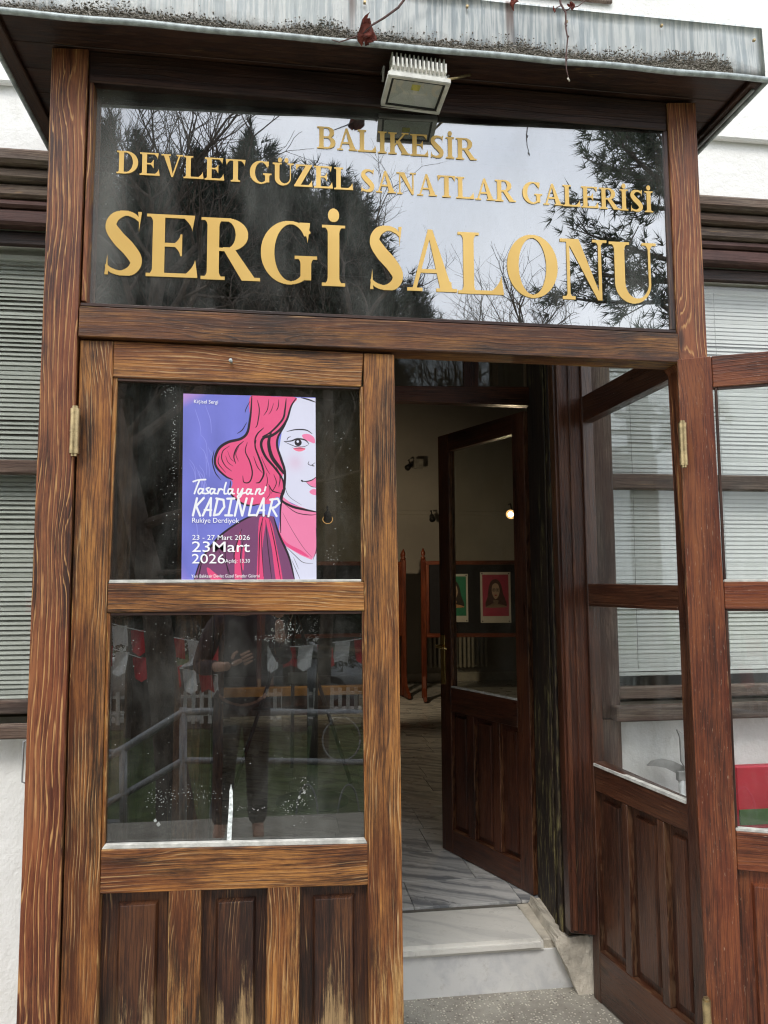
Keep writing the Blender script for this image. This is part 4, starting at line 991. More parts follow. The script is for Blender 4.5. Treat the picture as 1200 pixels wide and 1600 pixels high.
# ================================================================ exhibition poster
PH, PWD = 792, 568                                  # printed picture, drawn here pixel by pixel
img = np.zeros((PH, PWD, 3))
yy, xx = np.mgrid[0:PH, 0:PWD]
def zc(x, y): return ((np.asarray(x) - 68) / 1050 * PWD, (np.asarray(y) - 74) / 1460 * PH)
def srgb(*c): return np.array([((v / 255 + .055) / 1.055) ** 2.4 if v > 10 else v / 3294 for v in c])
def cat(pts, closed=False, k=10):
    P_ = np.array(pts, float); n = len(P_)
    if closed: Q = np.vstack([P_[-1], P_, P_[:2]])
    else: Q = np.vstack([2 * P_[0] - P_[1], P_, 2 * P_[-1] - P_[-2]])
    out = []
    for i in range(1, len(Q) - 2):
        a, b_, c, d = Q[i - 1:i + 3]
        for s in np.arange(k) / k: out.append(.5 * (2 * b_ + (c - a) * s + (2 * a - 5 * b_ + 4 * c - d) * s * s + (3 * b_ - a - 3 * c + d) * s ** 3))
    if not closed: out.append(P_[-1])
    return np.array(out)
def poly_mask(pts, smooth=True):
    Q = cat(pts, True) if smooth else np.array(pts, float); X, Y = zc(Q[:, 0], Q[:, 1]); m_ = np.zeros((PH, PWD), bool); n = len(X)
    for i in range(n):
        x0, y0, x1, y1 = X[i], Y[i], X[(i + 1) % n], Y[(i + 1) % n]
        if y0 == y1: continue
        c = ((yy + .5 > min(y0, y1)) & (yy + .5 <= max(y0, y1))) & (xx + .5 < x0 + (yy + .5 - y0) * (x1 - x0) / (y1 - y0)); m_ ^= c
    return m_
def fill(mask, col, a=1.0):
    mk = (mask * a)[..., None] if mask.dtype != bool else mask[..., None].astype(float) * a
    img[:] = img * (1 - mk) + col * mk
def stroke(pts, w0, w1=None, col=None, taper=True, smooth=True):
    """brush line in poster coordinates, wide in the middle"""
    Q = cat([(p[0], p[1]) for p in pts], k=9) if smooth else np.array(pts, float)
    X, Y = zc(Q[:, 0], Q[:, 1]); D = np.full((PH, PWD), 99.0); n = len(X)
    for i in range(n - 1):
        t = (i + .5) / (n - 1); w = w0 * ((.25 + .75 * math.sin(math.pi * min(1, max(0, t))) ** .6) if taper else 1) * .27
        xa, xb, ya, yb = min(X[i], X[i + 1]) - w - 2, max(X[i], X[i + 1]) + w + 2, min(Y[i], Y[i + 1]) - w - 2, max(Y[i], Y[i + 1]) + w + 2
        i0, i1, j0, j1 = max(0, int(xa)), min(PWD, int(xb) + 1), max(0, int(ya)), min(PH, int(yb) + 1)
        if i0 >= i1 or j0 >= j1: continue
        gx, gy = xx[j0:j1, i0:i1], yy[j0:j1, i0:i1]; dx, dy = X[i + 1] - X[i], Y[i + 1] - Y[i]; l2 = dx * dx + dy * dy + 1e-9
        s = np.clip(((gx - X[i]) * dx + (gy - Y[i]) * dy) / l2, 0, 1)
        D[j0:j1, i0:i1] = np.minimum(D[j0:j1, i0:i1], np.hypot(gx - X[i] - s * dx, gy - Y[i] - s * dy) - w)
    fill(np.clip(.5 - D, 0, 1), INK if col is None else col)
INK = srgb(38, 28, 36); PINK = srgb(240, 88, 138); HOT = srgb(246, 70, 122); PALE = srgb(226, 226, 246); NECK = srgb(246, 136, 178)
def lowf(n, s): 
    g_ = rng.random((n, n)); iy = yy / PH * (n - 1.001); ix = xx / PWD * (n - 1.001); a, b_ = iy.astype(int), ix.astype(int); fy, fx = iy - a, ix - b_
    return (g_[a, b_] * (1 - fx) + g_[a, b_ + 1] * fx) * (1 - fy) + (g_[a + 1, b_] * (1 - fx) + g_[a + 1, b_ + 1] * fx) * fy
bgd = srgb(122, 126, 214)[None, None] * np.ones((PH, PWD, 1)); bl = lowf(9, 1); img[:] = bgd * (.86 + .28 * bl[..., None])
fill(np.clip(1.2 - (xx / 95 + yy / 55), 0, 1), srgb(196, 150, 216)); fill(np.clip(.8 - (xx / 60 + (PH - yy) / 120), 0, 1), srgb(160, 140, 220))
for i in range(16):
    a = rng.uniform(80, 330); c = rng.uniform(150, 1200); stroke([(a, c), (a + 40, c + rng.uniform(60, 130)), (a + 50, c + 220)], rng.uniform(3, 7), col=srgb(150, 152, 232))
fill(poly_mask([(930, 80), (1125, 80), (1125, 1000), (1000, 960), (850, 890), (830, 700), (820, 520), (850, 330), (900, 190)], False), PALE)
fill(poly_mask([(1010, 380), (1060, 372), (1105, 400), (1108, 445), (1060, 430), (1020, 410)]), NECK)
fill(poly_mask([(940, 488), (1000, 482), (1035, 495), (990, 515), (950, 505)]), srgb(250, 120, 150))
fill(np.exp(-(((xx - zc(950, 0)[0]) / 34) ** 2 + ((yy - zc(0, 605)[1]) / 34) ** 2)) * .38, srgb(226, 170, 200))
fill(poly_mask([(845, 870), (920, 930), (1125, 1000), (1125, 1310), (1085, 1375), (990, 1340), (880, 1270), (820, 1160)], False), NECK)
fill(poly_mask([(820, 1150), (880, 1235), (1000, 1300), (1060, 1350), (1000, 1330), (880, 1262), (822, 1175)]), srgb(240, 84, 140))
fill(poly_mask([(868, 1262), (990, 1335), (1080, 1372), (1125, 1310), (1125, 1536), (945, 1536)], False), PALE)
hair = poly_mask([(600, 78), (780, 76), (962, 80), (925, 150), (890, 260), (845, 340), (812, 430), (822, 540), (862, 640), (850, 720), (856, 800), (835, 880), (800, 880), (755, 930), (700, 938), (600, 950), (520, 930), (440, 862), (456, 770), (420, 735), (350, 690), (320, 620), (325, 545), (380, 468), (480, 432), (560, 402), (588, 250)])
fill(hair, PINK)
dots = ((xx + yy) % 5 < 2) & ((xx - yy) % 5 < 2); fill(hair & dots, srgb(232, 120, 150), .7)
coat = poly_mask([(160, 1536), (215, 1380), (300, 1260), (390, 1165), (560, 1050), (700, 1015), (785, 1035), (825, 1180), (900, 1350), (945, 1536)], False)
fill(coat, srgb(112, 62, 104)); fill(coat & ((xx + yy) % 4 < 2) & ((xx - yy) % 4 < 2), srgb(176, 108, 150), .8)
for q_ in ([(665, 1060), (700, 1040), (720, 1060), (690, 1300), (700, 1536), (650, 1536), (655, 1300)], [(720, 1060), (760, 1080), (800, 1250), (850, 1536), (800, 1536), (765, 1280)],
           [(480, 1300), (520, 1150), (520, 1300), (530, 1536), (480, 1536), (475, 1400)], [(265, 1430), (320, 1470), (390, 1536), (310, 1536), (270, 1480)], [(540, 1280), (552, 1290), (545, 1450), (530, 1400)]): fill(poly_mask(q_), srgb(238, 80, 132))
SK = [([(605, 80), (600, 180), (590, 270), (570, 370), (520, 420), (420, 450), (350, 500), (318, 580), (330, 650), (400, 720), (455, 745)], 22),
      ([(960, 84), (920, 150), (885, 260), (830, 340), (765, 390), (700, 410), (680, 470), (715, 560), (790, 650), (850, 740), (858, 820)], 22),
      ([(880, 90), (870, 180), (850, 260), (760, 360), (690, 400)], 16), ([(905, 200), (870, 300), (815, 400), (808, 480), (840, 580), (868, 680), (862, 820), (845, 880), (832, 1000), (835, 1160)], 20),
      ([(760, 360), (740, 450), (765, 560), (830, 650), (866, 700)], 30), ([(650, 110), (665, 190), (650, 300), (635, 330)], 9), ([(640, 430), (632, 480), (660, 560), (690, 640), (700, 700), (670, 760), (640, 770)], 15),
      ([(740, 100), (730, 180), (700, 230)], 7), ([(780, 130), (760, 190), (740, 220)], 5), ([(820, 100), (815, 160), (800, 190)], 7), ([(700, 330), (650, 380), (630, 440), (640, 520)], 12),
      ([(570, 450), (555, 520), (590, 600), (610, 690), (590, 760), (545, 765), (535, 715)], 11), ([(540, 440), (490, 490), (465, 560), (480, 620)], 11), ([(620, 560), (650, 640), (690, 690)], 7),
      ([(505, 480), (480, 540), (500, 600)], 6), ([(430, 480), (380, 520), (370, 580), (400, 640), (450, 680)], 8), ([(350, 560), (345, 620), (400, 690)], 7), ([(400, 560), (420, 610), (460, 640)], 5), ([(415, 520), (440, 580), (480, 610)], 4),
      ([(590, 120), (560, 180), (552, 210)], 7), ([(565, 290), (530, 350), (490, 380)], 8), ([(310, 520), (298, 600), (320, 690), (365, 750)], 9), ([(440, 760), (440, 850), (510, 920), (590, 948), (670, 935)], 15),
      ([(720, 690), (730, 760), (700, 840)], 6), ([(780, 700), (800, 770), (760, 850)], 7), ([(740, 780), (770, 830), (840, 850)], 10), ([(740, 790), (750, 850), (720, 900)], 5), ([(800, 640), (830, 720), (820, 800)], 9), ([(680, 560), (720, 650), (750, 700)], 5),
      ([(850, 820), (840, 900), (920, 950), (1020, 975), (1125, 995)], 20), ([(870, 940), (960, 1000), (1060, 1018), (1118, 1015)], 7), ([(160, 1530), (215, 1375), (300, 1255), (390, 1160), (560, 1050), (700, 1010)], 16),
      ([(780, 1040), (825, 1180), (900, 1350), (945, 1530)], 17), ([(700, 1020), (672, 1150), (665, 1300), (662, 1530)], 9), ([(745, 1060), (790, 1260), (835, 1530)], 8), ([(715, 1060), (735, 1280), (765, 1530)], 7), ([(690, 1050), (685, 1250), (700, 1500)], 6),
      ([(530, 1130), (495, 1230), (470, 1330), (480, 1400)], 9), ([(545, 1200), (520, 1330), (530, 1480)], 7), ([(420, 1230), (400, 1330), (430, 1500)], 7), ([(350, 1300), (400, 1380), (450, 1520)], 7), ([(220, 1390), (190, 1530)], 10),
      ([(885, 355), (960, 338), (1040, 340), (1088, 368)], 10), ([(862, 436), (920, 430), (970, 412), (1030, 420), (1062, 450)], 12), ([(865, 438), (910, 458), (960, 475), (1020, 474), (1060, 456)], 6), ([(885, 425), (895, 405), (915, 395)], 6),
      ([(925, 484), (980, 492), (1035, 484)], 4), ([(1062, 590), (1055, 612), (1080, 622), (1112, 600)], 6), ([(1085, 625), (1105, 628)], 8), ([(1000, 750), (1040, 752), (1085, 740), (1118, 716)], 9), ([(1000, 745), (1012, 752)], 14),
      ([(1040, 760), (1075, 790), (1118, 800)], 5), ([(868, 690), (868, 780), (900, 870), (1000, 940)], 4), ([(850, 1000), (920, 1130), (1010, 1270), (1080, 1350)], 3), ([(1116, 1120), (1118, 1280), (1090, 1372)], 5), ([(870, 1262), (940, 1330), (1010, 1390), (1090, 1400)], 5),
      ([(920, 1370), (960, 1460), (990, 1530)], 4), ([(935, 1350), (975, 1440)], 3), ([(1000, 78), (1060, 92), (1118, 112)], 12)]
fill(poly_mask([(1040, 755), (1085, 744), (1122, 722), (1122, 798), (1080, 788)]), NECK); fill(poly_mask([(1065, 835), (1090, 815), (1122, 820), (1122, 860), (1085, 855)]), NECK)
for pts, w in SK: stroke(pts, w)
fill(np.clip(1.5 - np.hypot((xx - zc(975, 0)[0]) / 1.0, (yy - zc(0, 442)[1])) + 14.5, 0, 1), INK); fill(np.clip(6 - np.hypot(xx - zc(972, 0)[0], yy - zc(0, 434)[1]), 0, 1), PALE)
WHT = srgb(250, 250, 252)
def brush(lines, w, **k):
    for l in lines: stroke(l, w, col=WHT, taper=False, **k)
# "Tasarlayan" in brush script
brush([[(150, 765), (190, 752), (245, 748)], [(198, 755), (180, 800), (160, 858)], [(222, 822), (200, 820), (188, 845), (200, 860), (225, 835), (228, 822), (222, 852), (236, 856)],
       [(272, 812), (252, 820), (262, 838), (270, 852), (244, 858)], [(312, 822), (290, 820), (280, 845), (292, 860), (314, 835), (318, 822), (312, 852), (328, 856)],
       [(350, 820), (340, 858)], [(345, 840), (362, 820), (378, 826)], [(405, 770), (392, 820), (392, 855), (410, 856)], [(452, 822), (430, 820), (420, 845), (432, 860), (454, 835), (458, 822), (452, 852), (468, 856)],
       [(500, 818), (496, 850), (512, 856), (532, 822)], [(536, 816), (522, 870), (504, 886), (496, 874), (530, 856), (560, 846)], [(596, 822), (574, 820), (564, 845), (576, 860), (598, 835), (602, 822), (596, 852), (614, 856)],
       [(648, 818), (634, 858)], [(640, 838), (662, 816), (674, 824), (664, 850), (678, 858), (700, 846)], [(716, 800), (708, 830)]], 13)
# "KADINLAR"
brush([[(180, 895), (150, 1028)], [(232, 892), (166, 965)], [(172, 950), (205, 1030)], [(288, 892), (226, 1028)], [(288, 892), (284, 1028)], [(240, 985), (290, 985)], [(340, 898), (312, 1026)], [(330, 895), (385, 905), (392, 960), (350, 1018), (312, 1026)],
       [(448, 895), (424, 1026)], [(415, 896), (470, 894)], [(400, 1026), (452, 1026)], [(502, 896), (474, 1028)], [(502, 896), (532, 1026)], [(566, 892), (532, 1026)], [(612, 892), (584, 1024), (632, 1022)],
       [(700, 890), (644, 1026)], [(700, 890), (700, 1026)], [(660, 984), (704, 984)], [(770, 896), (738, 1030)], [(752, 900), (812, 892), (826, 925), (790, 960), (752, 966)], [(766, 966), (802, 1028)]], 17, smooth=False)
im = bpy.data.images.new('poster_print', PWD, PH, alpha=False, float_buffer=True); im.colorspace_settings.name = 'Linear Rec.709' if 'Linear Rec.709' in [c.name for c in bpy.types.Image.bl_rna.properties] else im.colorspace_settings.name
px_a = np.ones((PH, PWD, 4), np.float32); px_a[..., :3] = img[::-1]; im.pixels.foreach_set(px_a.ravel()); im.update(); im.pack()
b = NB('poster_paper'); tn = b.n('ShaderNodeTexImage'); tn.image = im; uv = b.n('ShaderNodeUVMap'); uv.uv_map = 'UVMap'; b.t.links.new(uv.outputs[0], tn.inputs[0])
pc = b.mix(1.0, tn.outputs[0], (.80, .80, .80), 'MULTIPLY')
b.bsdf(pc, .42, b.bump(b.noise(b.vmul(b.pos(), (1, 1, .5)), 7, 4, .6), .004), coat=.2); M['poster'] = b.m
PP = Plane((0, .0185), D=(1, 0))
c4 = [PP.px(x, y) for x, y in ((286.5, 615), (493, 621), (494.5, 907), (283.5, 908))]
poster = thing('poster', 'blue and pink exhibition poster with half a woman\'s face on the left door glass', 'poster', PP.w(*c4[3], 0)[:])
bm = bmesh.new(); vs = []; NX, NY = 8, 12; uvl = bm.loops.layers.uv.new('UVMap')
def bil(s, t): a = [c4[3][k] * (1 - s) + c4[2][k] * s for k in (0, 1)]; c = [c4[0][k] * (1 - s) + c4[1][k] * s for k in (0, 1)]; return [a[k] * (1 - t) + c[k] * t for k in (0, 1)]
for j in range(NY + 1): vs.append([bm.verts.new(PP.w(*bil(i / NX, j / NY), .0008 * math.sin(i * 1.3 + j * .7))) for i in range(NX + 1)])
for j in range(NY):
    for i in range(NX):
        f = bm.faces.new((vs[j][i], vs[j][i + 1], vs[j + 1][i + 1], vs[j + 1][i])); f.smooth = True
        for lp_, (s, t) in zip(f.loops, ((i, j), (i + 1, j), (i + 1, j + 1), (i, j + 1))): lp_[uvl].uv = (s / NX, t / NY)
sheet = mesh_obj('sheet', bm, M['poster'], poster)
M['print_white'] = plain('print_white', (.84, .84, .86), .5, 0, bump=0)
def lettering(txt, zx0, zy0, zx1, zy1, bold=0.0):
    cu = bpy.data.curves.new('lettering', 'FONT'); cu.body = txt; cu.offset = bold; cu.resolution_u = 3
    to = bpy.data.objects.new('tmp', cu); COL.objects.link(to); bpy.context.view_layer.update()
    me = bpy.data.meshes.new_from_object(to.evaluated_get(bpy.context.evaluated_depsgraph_get())); bpy.data.objects.remove(to)
    co = np.zeros(len(me.vertices) * 3); me.vertices.foreach_get('co', co); co = co.reshape(-1, 3)
    a, c = co[:, :2].min(0), co[:, :2].max(0)
    for v, p in zip(me.vertices, co):
        s = (zx0 + (p[0] - a[0]) / (c[0] - a[0]) * (zx1 - zx0) - 68) / 1050; t = 1 - (zy1 - (p[1] - a[1]) / (c[1] - a[1]) * (zy1 - zy0) - 74) / 1460
        v.co = PP.w(*bil(s, t), .0016) - Vector(poster.location)
    me.materials.append(M['print_white']); link('lettering', me, poster)
for a in (('Kişisel Sergi', 152, 120, 340, 158, .0), ('Rukiye Derdiyok', 146, 1048, 510, 1098, .0), ('23 - 27 Mart 2026', 148, 1180, 594, 1218, .002), ('23Mart', 146, 1230, 594, 1312, .004),
          ('2026', 146, 1326, 400, 1400, .004), ('Açılış: 13.30', 402, 1365, 594, 1402, .0), ('Yeni Balıkesir Devlet Güzel Sanatlar Galerisi', 143, 1484, 670, 1508, .0)): lettering(*a)

# ================================================================ floodlight under the canopy
FL = Plane((0, -.075), D=(1, 0)); g = lambda x, y: Vector(FL.w(*FL.px(x, y), 0))
ctr = g(648, 148)
flo = thing('floodlight', 'white square floodlight with cooling fins hanging under the canopy edge', 'floodlight', (ctr.x, -.06, 3.31))
tl = math.radians(88)      # face looks down towards the steps
fx = Vector((1, 0, -.03)).normalized(); fn = Vector((0, -math.cos(tl), -math.sin(tl))); fu = fx.cross(fn).normalized() * -1
if fu.z < 0: fu = -fu
roll = Matrix.Rotation(math.radians(-2.0), 3, fn); fx = roll @ fx; fu = roll @ fu
def flp(x, yv, d): return ctr + fx * x + fu * yv + fn * d
def flbox(name, x0, x1, y0, y1, d0, d1, mat, par, bev=.002, tap=0):
    bm = bmesh.new(); v = []
    for d, e in ((d0, tap), (d1, 0)): v.append([bm.verts.new(flp(x, yv, d)) for x, yv in ((x0 + e, y0 + e), (x1 - e, y0 + e), (x1 - e, y1 - e), (x0 + e, y1 - e))])
    bm.faces.new(v[0][::-1]); bm.faces.new(v[1])
    for i in range(4): bm.faces.new((v[0][i], v[0][(i + 1) % 4], v[1][(i + 1) % 4], v[1][i]))
    bmesh.ops.recalc_face_normals(bm, faces=bm.faces)
    if bev: bmesh.ops.bevel(bm, geom=bm.edges[:], offset=bev, segments=2, affect='EDGES')
    return mesh_obj(name, bm, mat, par)
hw, hh = .101, .080
hs = flbox('housing', -hw + .006, hw - .006, -hh + .006, hh - .006, -.060, -.014, M['fl_white'], flo, .003, .014)
for a in ((-hw, hw, hh - .014, hh), (-hw, hw, -hh, -hh + .014)): flbox('rim', *a, -.013, .004, M['fl_white'], hs, .002)
for a in ((-hw, -hw + .014, -hh + .0142, hh - .0142), (hw - .014, hw, -hh + .0142, hh - .0142)): flbox('rim', *a, -.013, .0035, M['fl_white'], hs, .002)
for a in ((-hw + .0145, hw - .0145, hh - .021, hh - .0145), (-hw + .0145, hw - .0145, -hh + .0145, -hh + .021), (-hw + .0145, -hw + .021, -hh + .0212, hh - .0212), (hw - .021, hw - .0145, -hh + .0212, hh - .0212)): flbox('gasket', *a, -.013, .0005, M['fl_black'], hs, 0)
bm = bmesh.new(); a = [bm.verts.new(flp(x, yv, -.003)) for x, yv in ((-.082, -.060), (.082, -.060), (.082, .060), (-.082, .060))]; c = [bm.verts.new(flp(x, yv, -.0135)) for x, yv in ((-.03, -.002), (.03, -.002), (.03, .034), (-.03, .034))]
for i in range(4): bm.faces.new((a[i], a[(i + 1) % 4], c[(i + 1) % 4], c[i]))
bm.faces.new(c); mesh_obj('reflector', bm, M['fl_refl'], flo)
flbox('led_chip', -.014, .014, .004, .030, -.0130, -.0115, M['fl_chip'], flo, 0)
flbox('lens', -.084, .084, -.062, .062, -.0022, -.0008, glass('lens_glass', .05, (.94, .95, .95), .05, 20), flo, 0)
for i in range(13):
    x = -.084 + .168 * i / 12; flbox('fin', x - .0025, x + .0025, .060, hh + .006, -.058, -.026, M['fl_white'], hs, .0008)
    flbox('fin', x - .0022, x + .0022, .018, .064, -.090, -.058, M['fl_white'], hs, .0008)
flbox('back_box', -.055, .055, -.03, .05, -.092, -.0725, M['grey_box'], flo, .003)
hb = g(652, 104)
bm = bmesh.new(); box(bm, ctr.x - .058, ctr.x + .062, -.030, .03, 3.262, 3.312, .003); mesh_obj('bracket_box', bm, M['grey_box'], flo)
boxo('bracket_plate', ctr.x - .066, ctr.x + .07, -.055, .04, 3.247, 3.2615, M['fl_white'], flo, .002)
for s in (-1, 1): tubeo('bracket_arm', [flp(s * (hw + .004), 0, -.03), flp(s * (hw + .005), .03, -.06), Vector((ctr.x + s * .10, -.01, 3.31))], .004, M['grey_box'], flo, 6)
tubeo('stay_rod', [flp(hw * .95, .05, -.03), Vector((ctr.x + .19, -.06, 3.30))], .0045, M['brass'], flo, 8)

# ================================================================ dry vine twigs in front of the canopy
def leaf_dry(par, c, s, seed, tip=(0, 0, -1)):
    r_ = random.Random(seed); bm = bmesh.new(); n = 7; g_ = []
    T = Vector(tip).normalized(); U = T.orthogonal().normalized(); W_ = T.cross(U)
    for i in range(n):
        t = i / (n - 1); wd = math.sin(math.pi * min(.98, t * .9 + .06)) ** .7 * .42 * s; cur = .12 * s * math.sin(t * 5 + seed)
        g_.append([bm.verts.new(Vector(c) + T * t * s + (U * math.cos(k * 1.5 + t * 2.4 + seed) + W_ * math.sin(k * 1.5 + t * 2.4 + seed) * .8) * (wd * (.35 + .5 * abs(k))) * (1 if k else .1) + U * cur + Vector((r_.gauss(0, .04 * s), 0, r_.gauss(0, .05 * s)))) for k in (-1, -.5, 0, .5, 1)])
    for a, c_ in zip(g_, g_[1:]):
        for k in range(4): bm.faces.new((a[k], a[k + 1], c_[k + 1], c_[k]))
    bmesh.ops.solidify(bm, geom=bm.faces[:], thickness=.0006)
    return mesh_obj('dry_leaf', bm, M['dryleaf'], par, smooth=True)
VY = -.20
vp = lambda x, y, dy=0: tuple(onY(x, y, VY + dy))
def stem(par, pts, r0, r1, name='stem'):
    n = len(pts); return tubeo(name, pts, [r0 + (r1 - r0) * i / (n - 1) for i in range(n)], M['twig'], par, 7)
v1 = thing('vine_twig', 'dry vine twig with a large curled red leaf hanging left of the floodlight', 'twig', vp(640, -20))
stem(v1, [vp(700, -60), vp(640, -12), vp(622, 12), vp(600, 28), vp(590, 34), vp(580, 40), vp(566, 54), vp(548, 60), vp(530, 66), (vp(518, 62))], .0045, .0015)
leaf_dry(v1, vp(580, 28), .085, 1, (-.25, 0, -1)); leaf_dry(v1, vp(573, 32), .078, 4, (-.1, .1, -1))
v2 = thing('vine_twig', 'thin knotty vine twig hanging straight down right of the floodlight with small red buds', 'twig', vp(880, -20))
stem(v2, [vp(866, -60), vp(874, -6), vp(876, 6), vp(884, 20), vp(884, 44), vp(887, 60), vp(884, 92), vp(885, 108), vp(889, 124)], .004, .0014)
stem(v2, [vp(884, 17), vp(892, 12), vp(903, 10), vp(912, 3), vp(920, -8)], .002, .001, 'side_shoot'); stem(v2, [vp(878, 8), vp(870, 12), vp(866, 20)], .002, .001, 'side_shoot')
leaf_dry(v2, vp(893, 2), .030, 2, (.1, 0, -1)); leaf_dry(v2, vp(886, 6), .022, 3, (.6, 0, -.6)); leaf_dry(v2, vp(866, 10), .018, 7)
for x, y in ((887, 57), (885, 92), (884, 40)): tubeo('bud', [vp(x - 2, y - 3), vp(x + 1, y), vp(x, y + 4)], [.001, .0035, .001], M['twig'], v2, 6)
tubeo('cut_end', [vp(887, 122), vp(890, 127)], [.003, .0025], M['cement'], v2, 6)
v3 = thing('vine_twig', 'short vine end with one folded red leaf at the top edge above the canopy', 'twig', vp(805, -20))
stem(v3, [vp(800, -60), vp(804, -20), vp(805, 2)], .002, .001); leaf_dry(v3, vp(806, -4), .045, 5, (-.2, 0, -1))

# ================================================================ things outside seen through the right door glass
rp = onY(1152, 1196, .62)
rd = thing('red_panel', 'glossy red board leaning on the white wall under the right window', 'board', (rp.x + .3, .62, GZ))
bm = bmesh.new(); box(bm, rp.x - .02, rp.x + .75, .60, .64, .62, rp.z, .006); mesh_obj('board', bm, M['redpanel'], rd)
for dx in (.05, .65): boxo('leg', rp.x + dx, rp.x + dx + .04, .605, .635, GZ, .619, M['whitepaint'], rd, .003)
boxo('green_band', rp.x - .015, rp.x + .745, .592, .599, .64, .70, plain('green_band', (.05, .10, .03), .5), rd)
hk = thing('pruning_hooks', 'two grey curved hook blades on white poles leaning beside the window post', 'hand tools', (1.6, .66, GZ))
def hookpoly(pts, y0): 
    bm = bmesh.new(); A = [bm.verts.new(onY(x, y, y0)) for x, y in pts]; B = [bm.verts.new(onY(x, y, y0) + Vector((0, .012, 0))) for x, y in pts]
    bm.faces.new(A); bm.faces.new(B[::-1]); n = len(A)
    for i in range(n): bm.faces.new((A[i], B[i], B[(i + 1) % n], A[(i + 1) % n]))
    bmesh.ops.recalc_face_normals(bm, faces=bm.faces); return bm
mesh_obj('blade', hookpoly([(1012, 1197), (1020, 1189), (1036, 1186), (1052, 1189), (1070, 1198), (1070, 1210), (1058, 1209), (1040, 1200), (1024, 1197)], .665), M['bladegrey'], hk)
mesh_obj('blade', hookpoly([(1058, 1140), (1067, 1146), (1074, 1158), (1080, 1176), (1083, 1200), (1071, 1200), (1065, 1190), (1064, 1172), (1063, 1152)], .652), M['bladegrey'], hk)
for (xa, ya), (xb, yb), yy0 in (((1064, 1208), (1068, 1300), .66), ((1077, 1200), (1088, 1300), .648)):
    p0, p1 = onY(xa, ya, yy0), onY(xb, yb, yy0); p1 = p0 + (p1 - p0) * ((p0.z - GZ) / (p0.z - p1.z)); tubeo('pole', [p0, p1], .012, M['whitepaint'], hk, 10)
    boxo('collar', p0.x - .018, p0.x + .018, yy0 - .012, yy0 + .012, p0.z - .03, p0.z + .01, M['bladegrey'], hk, .003)

# ================================================================ the garden and street behind the viewer (seen in the glass)
def rf(px, py, d):
    """the real place of what the door glass shows mirrored at pixel (px, py), d metres in front of the porch"""
    v = onY(px, py, d); return Vector((v.x, -d, v.z))
def branching(bm, p, d, r, ln, depth, rn, spread=.5, up=.12):
    pts = [p]; rs = [r]; q = Vector(p); v = Vector(d).normalized(); n = 4
    for i in range(n):
        v = (v + Vector((rn.gauss(0, .13), rn.gauss(0, .13), rn.gauss(0, .10) + up * .4))).normalized(); q = q + v * ln / n
        pts.append(q.copy()); rs.append(r * (1 - .42 * (i + 1) / n))
        if depth > 0 and i >= 1 and rn.random() < .75:
            s = Vector((rn.gauss(0, 1), rn.gauss(0, 1), rn.gauss(0, .6))).normalized()
            branching(bm, q.copy(), (v * (1 - spread) + s * spread + Vector((0, 0, up))), rs[-1] * .6, ln * rn.uniform(.5, .75), depth - 1, rn, spread, up)
    tube(bm, pts, rs, 5 if r < .03 else 8, cap=False)
    if depth > 0:
        for k in range(2):
            s = Vector((rn.gauss(0, 1), rn.gauss(0, 1), rn.gauss(0, .6))).normalized()
            branching(bm, q.copy(), (v * (1 - spread) + s * spread + Vector((0, 0, up))), rs[-1] * .8, ln * rn.uniform(.6, .85), depth - 1, rn, spread, up)
def bare_tree(base, top, r, label, seed, arms, depth=4):
    rn = random.Random(seed); t = thing('bare_tree', label, 'tree', base[:], 'bare trees in the garden')
    base, top = Vector(base), Vector(top); mid = base.lerp(top, .5) + Vector((.12, 0, .1))
    tubeo('trunk', [base, base.lerp(mid, .3), mid, top], [r * 1.35, r, r * .85, r * .6], M['bark'], t, 14)
    bm = bmesh.new()
    for (s, d, rr, ln) in arms: branching(bm, base.lerp(top, s), Vector(d), rr, ln, depth, rn)
    mesh_obj('branch', bm, M['bark'], t); return t
b0 = rf(280, 1215, 6.0); b0.z = -1.05; t0 = rf(182, 905, 6.0)
t1 = rf(176, 640, 6.0)
bare_tree(b0, t1, .17, 'leaning bare tree with rough trunk mirrored at the left of the lower door glass', 3,
          [(.72, (1, .1, .35), .06, 1.6), (.8, (-.8, 0, .9), .06, 1.5), (.9, (.9, -.3, .8), .06, 1.5), (1, (.3, 0, 1), .09, 1.7), (1, (-.5, -.2, 1), .07, 1.5), (.62, (.9, .2, -.1), .035, 1.0)])
bare_tree((3.1, -8.2, -1.05), (2.8, -8.0, 3.2), .12, 'bare tree with thin upright twigs mirrored behind the last letters of the sign', 9,
          [(1, (-.2, 0, 1), .07, 1.25), (1, (.4, .1, 1), .06, 1.1), (.9, (-.8, 0, .8), .05, 1.0), (.8, (.8, 0, .7), .05, 1.0)])
bare_tree((-2.6, -8.8, -1.05), (-2.4, -8.6, 5.2), .14, 'tall bare tree whose twigs stand before the dark conifers in the mirrored sky', 21,
          [(1, (.2, 0, 1), .07, 1.5), (1, (-.6, 0, 1), .06, 1.4), (.9, (.9, 0, .9), .06, 1.5), (.7, (.8, .2, .5), .05, 1.5)])
bare_tree((.6, -9.4, -1.05), (.7, -9.2, 5.2), .11, 'slender bare tree mirrored above the middle of the sign', 33,
          [(1, (.1, 0, 1), .06, 1.3), (1, (.7, 0, 1), .05, 1.2), (.85, (-.8, 0, .8), .05, 1.2)])

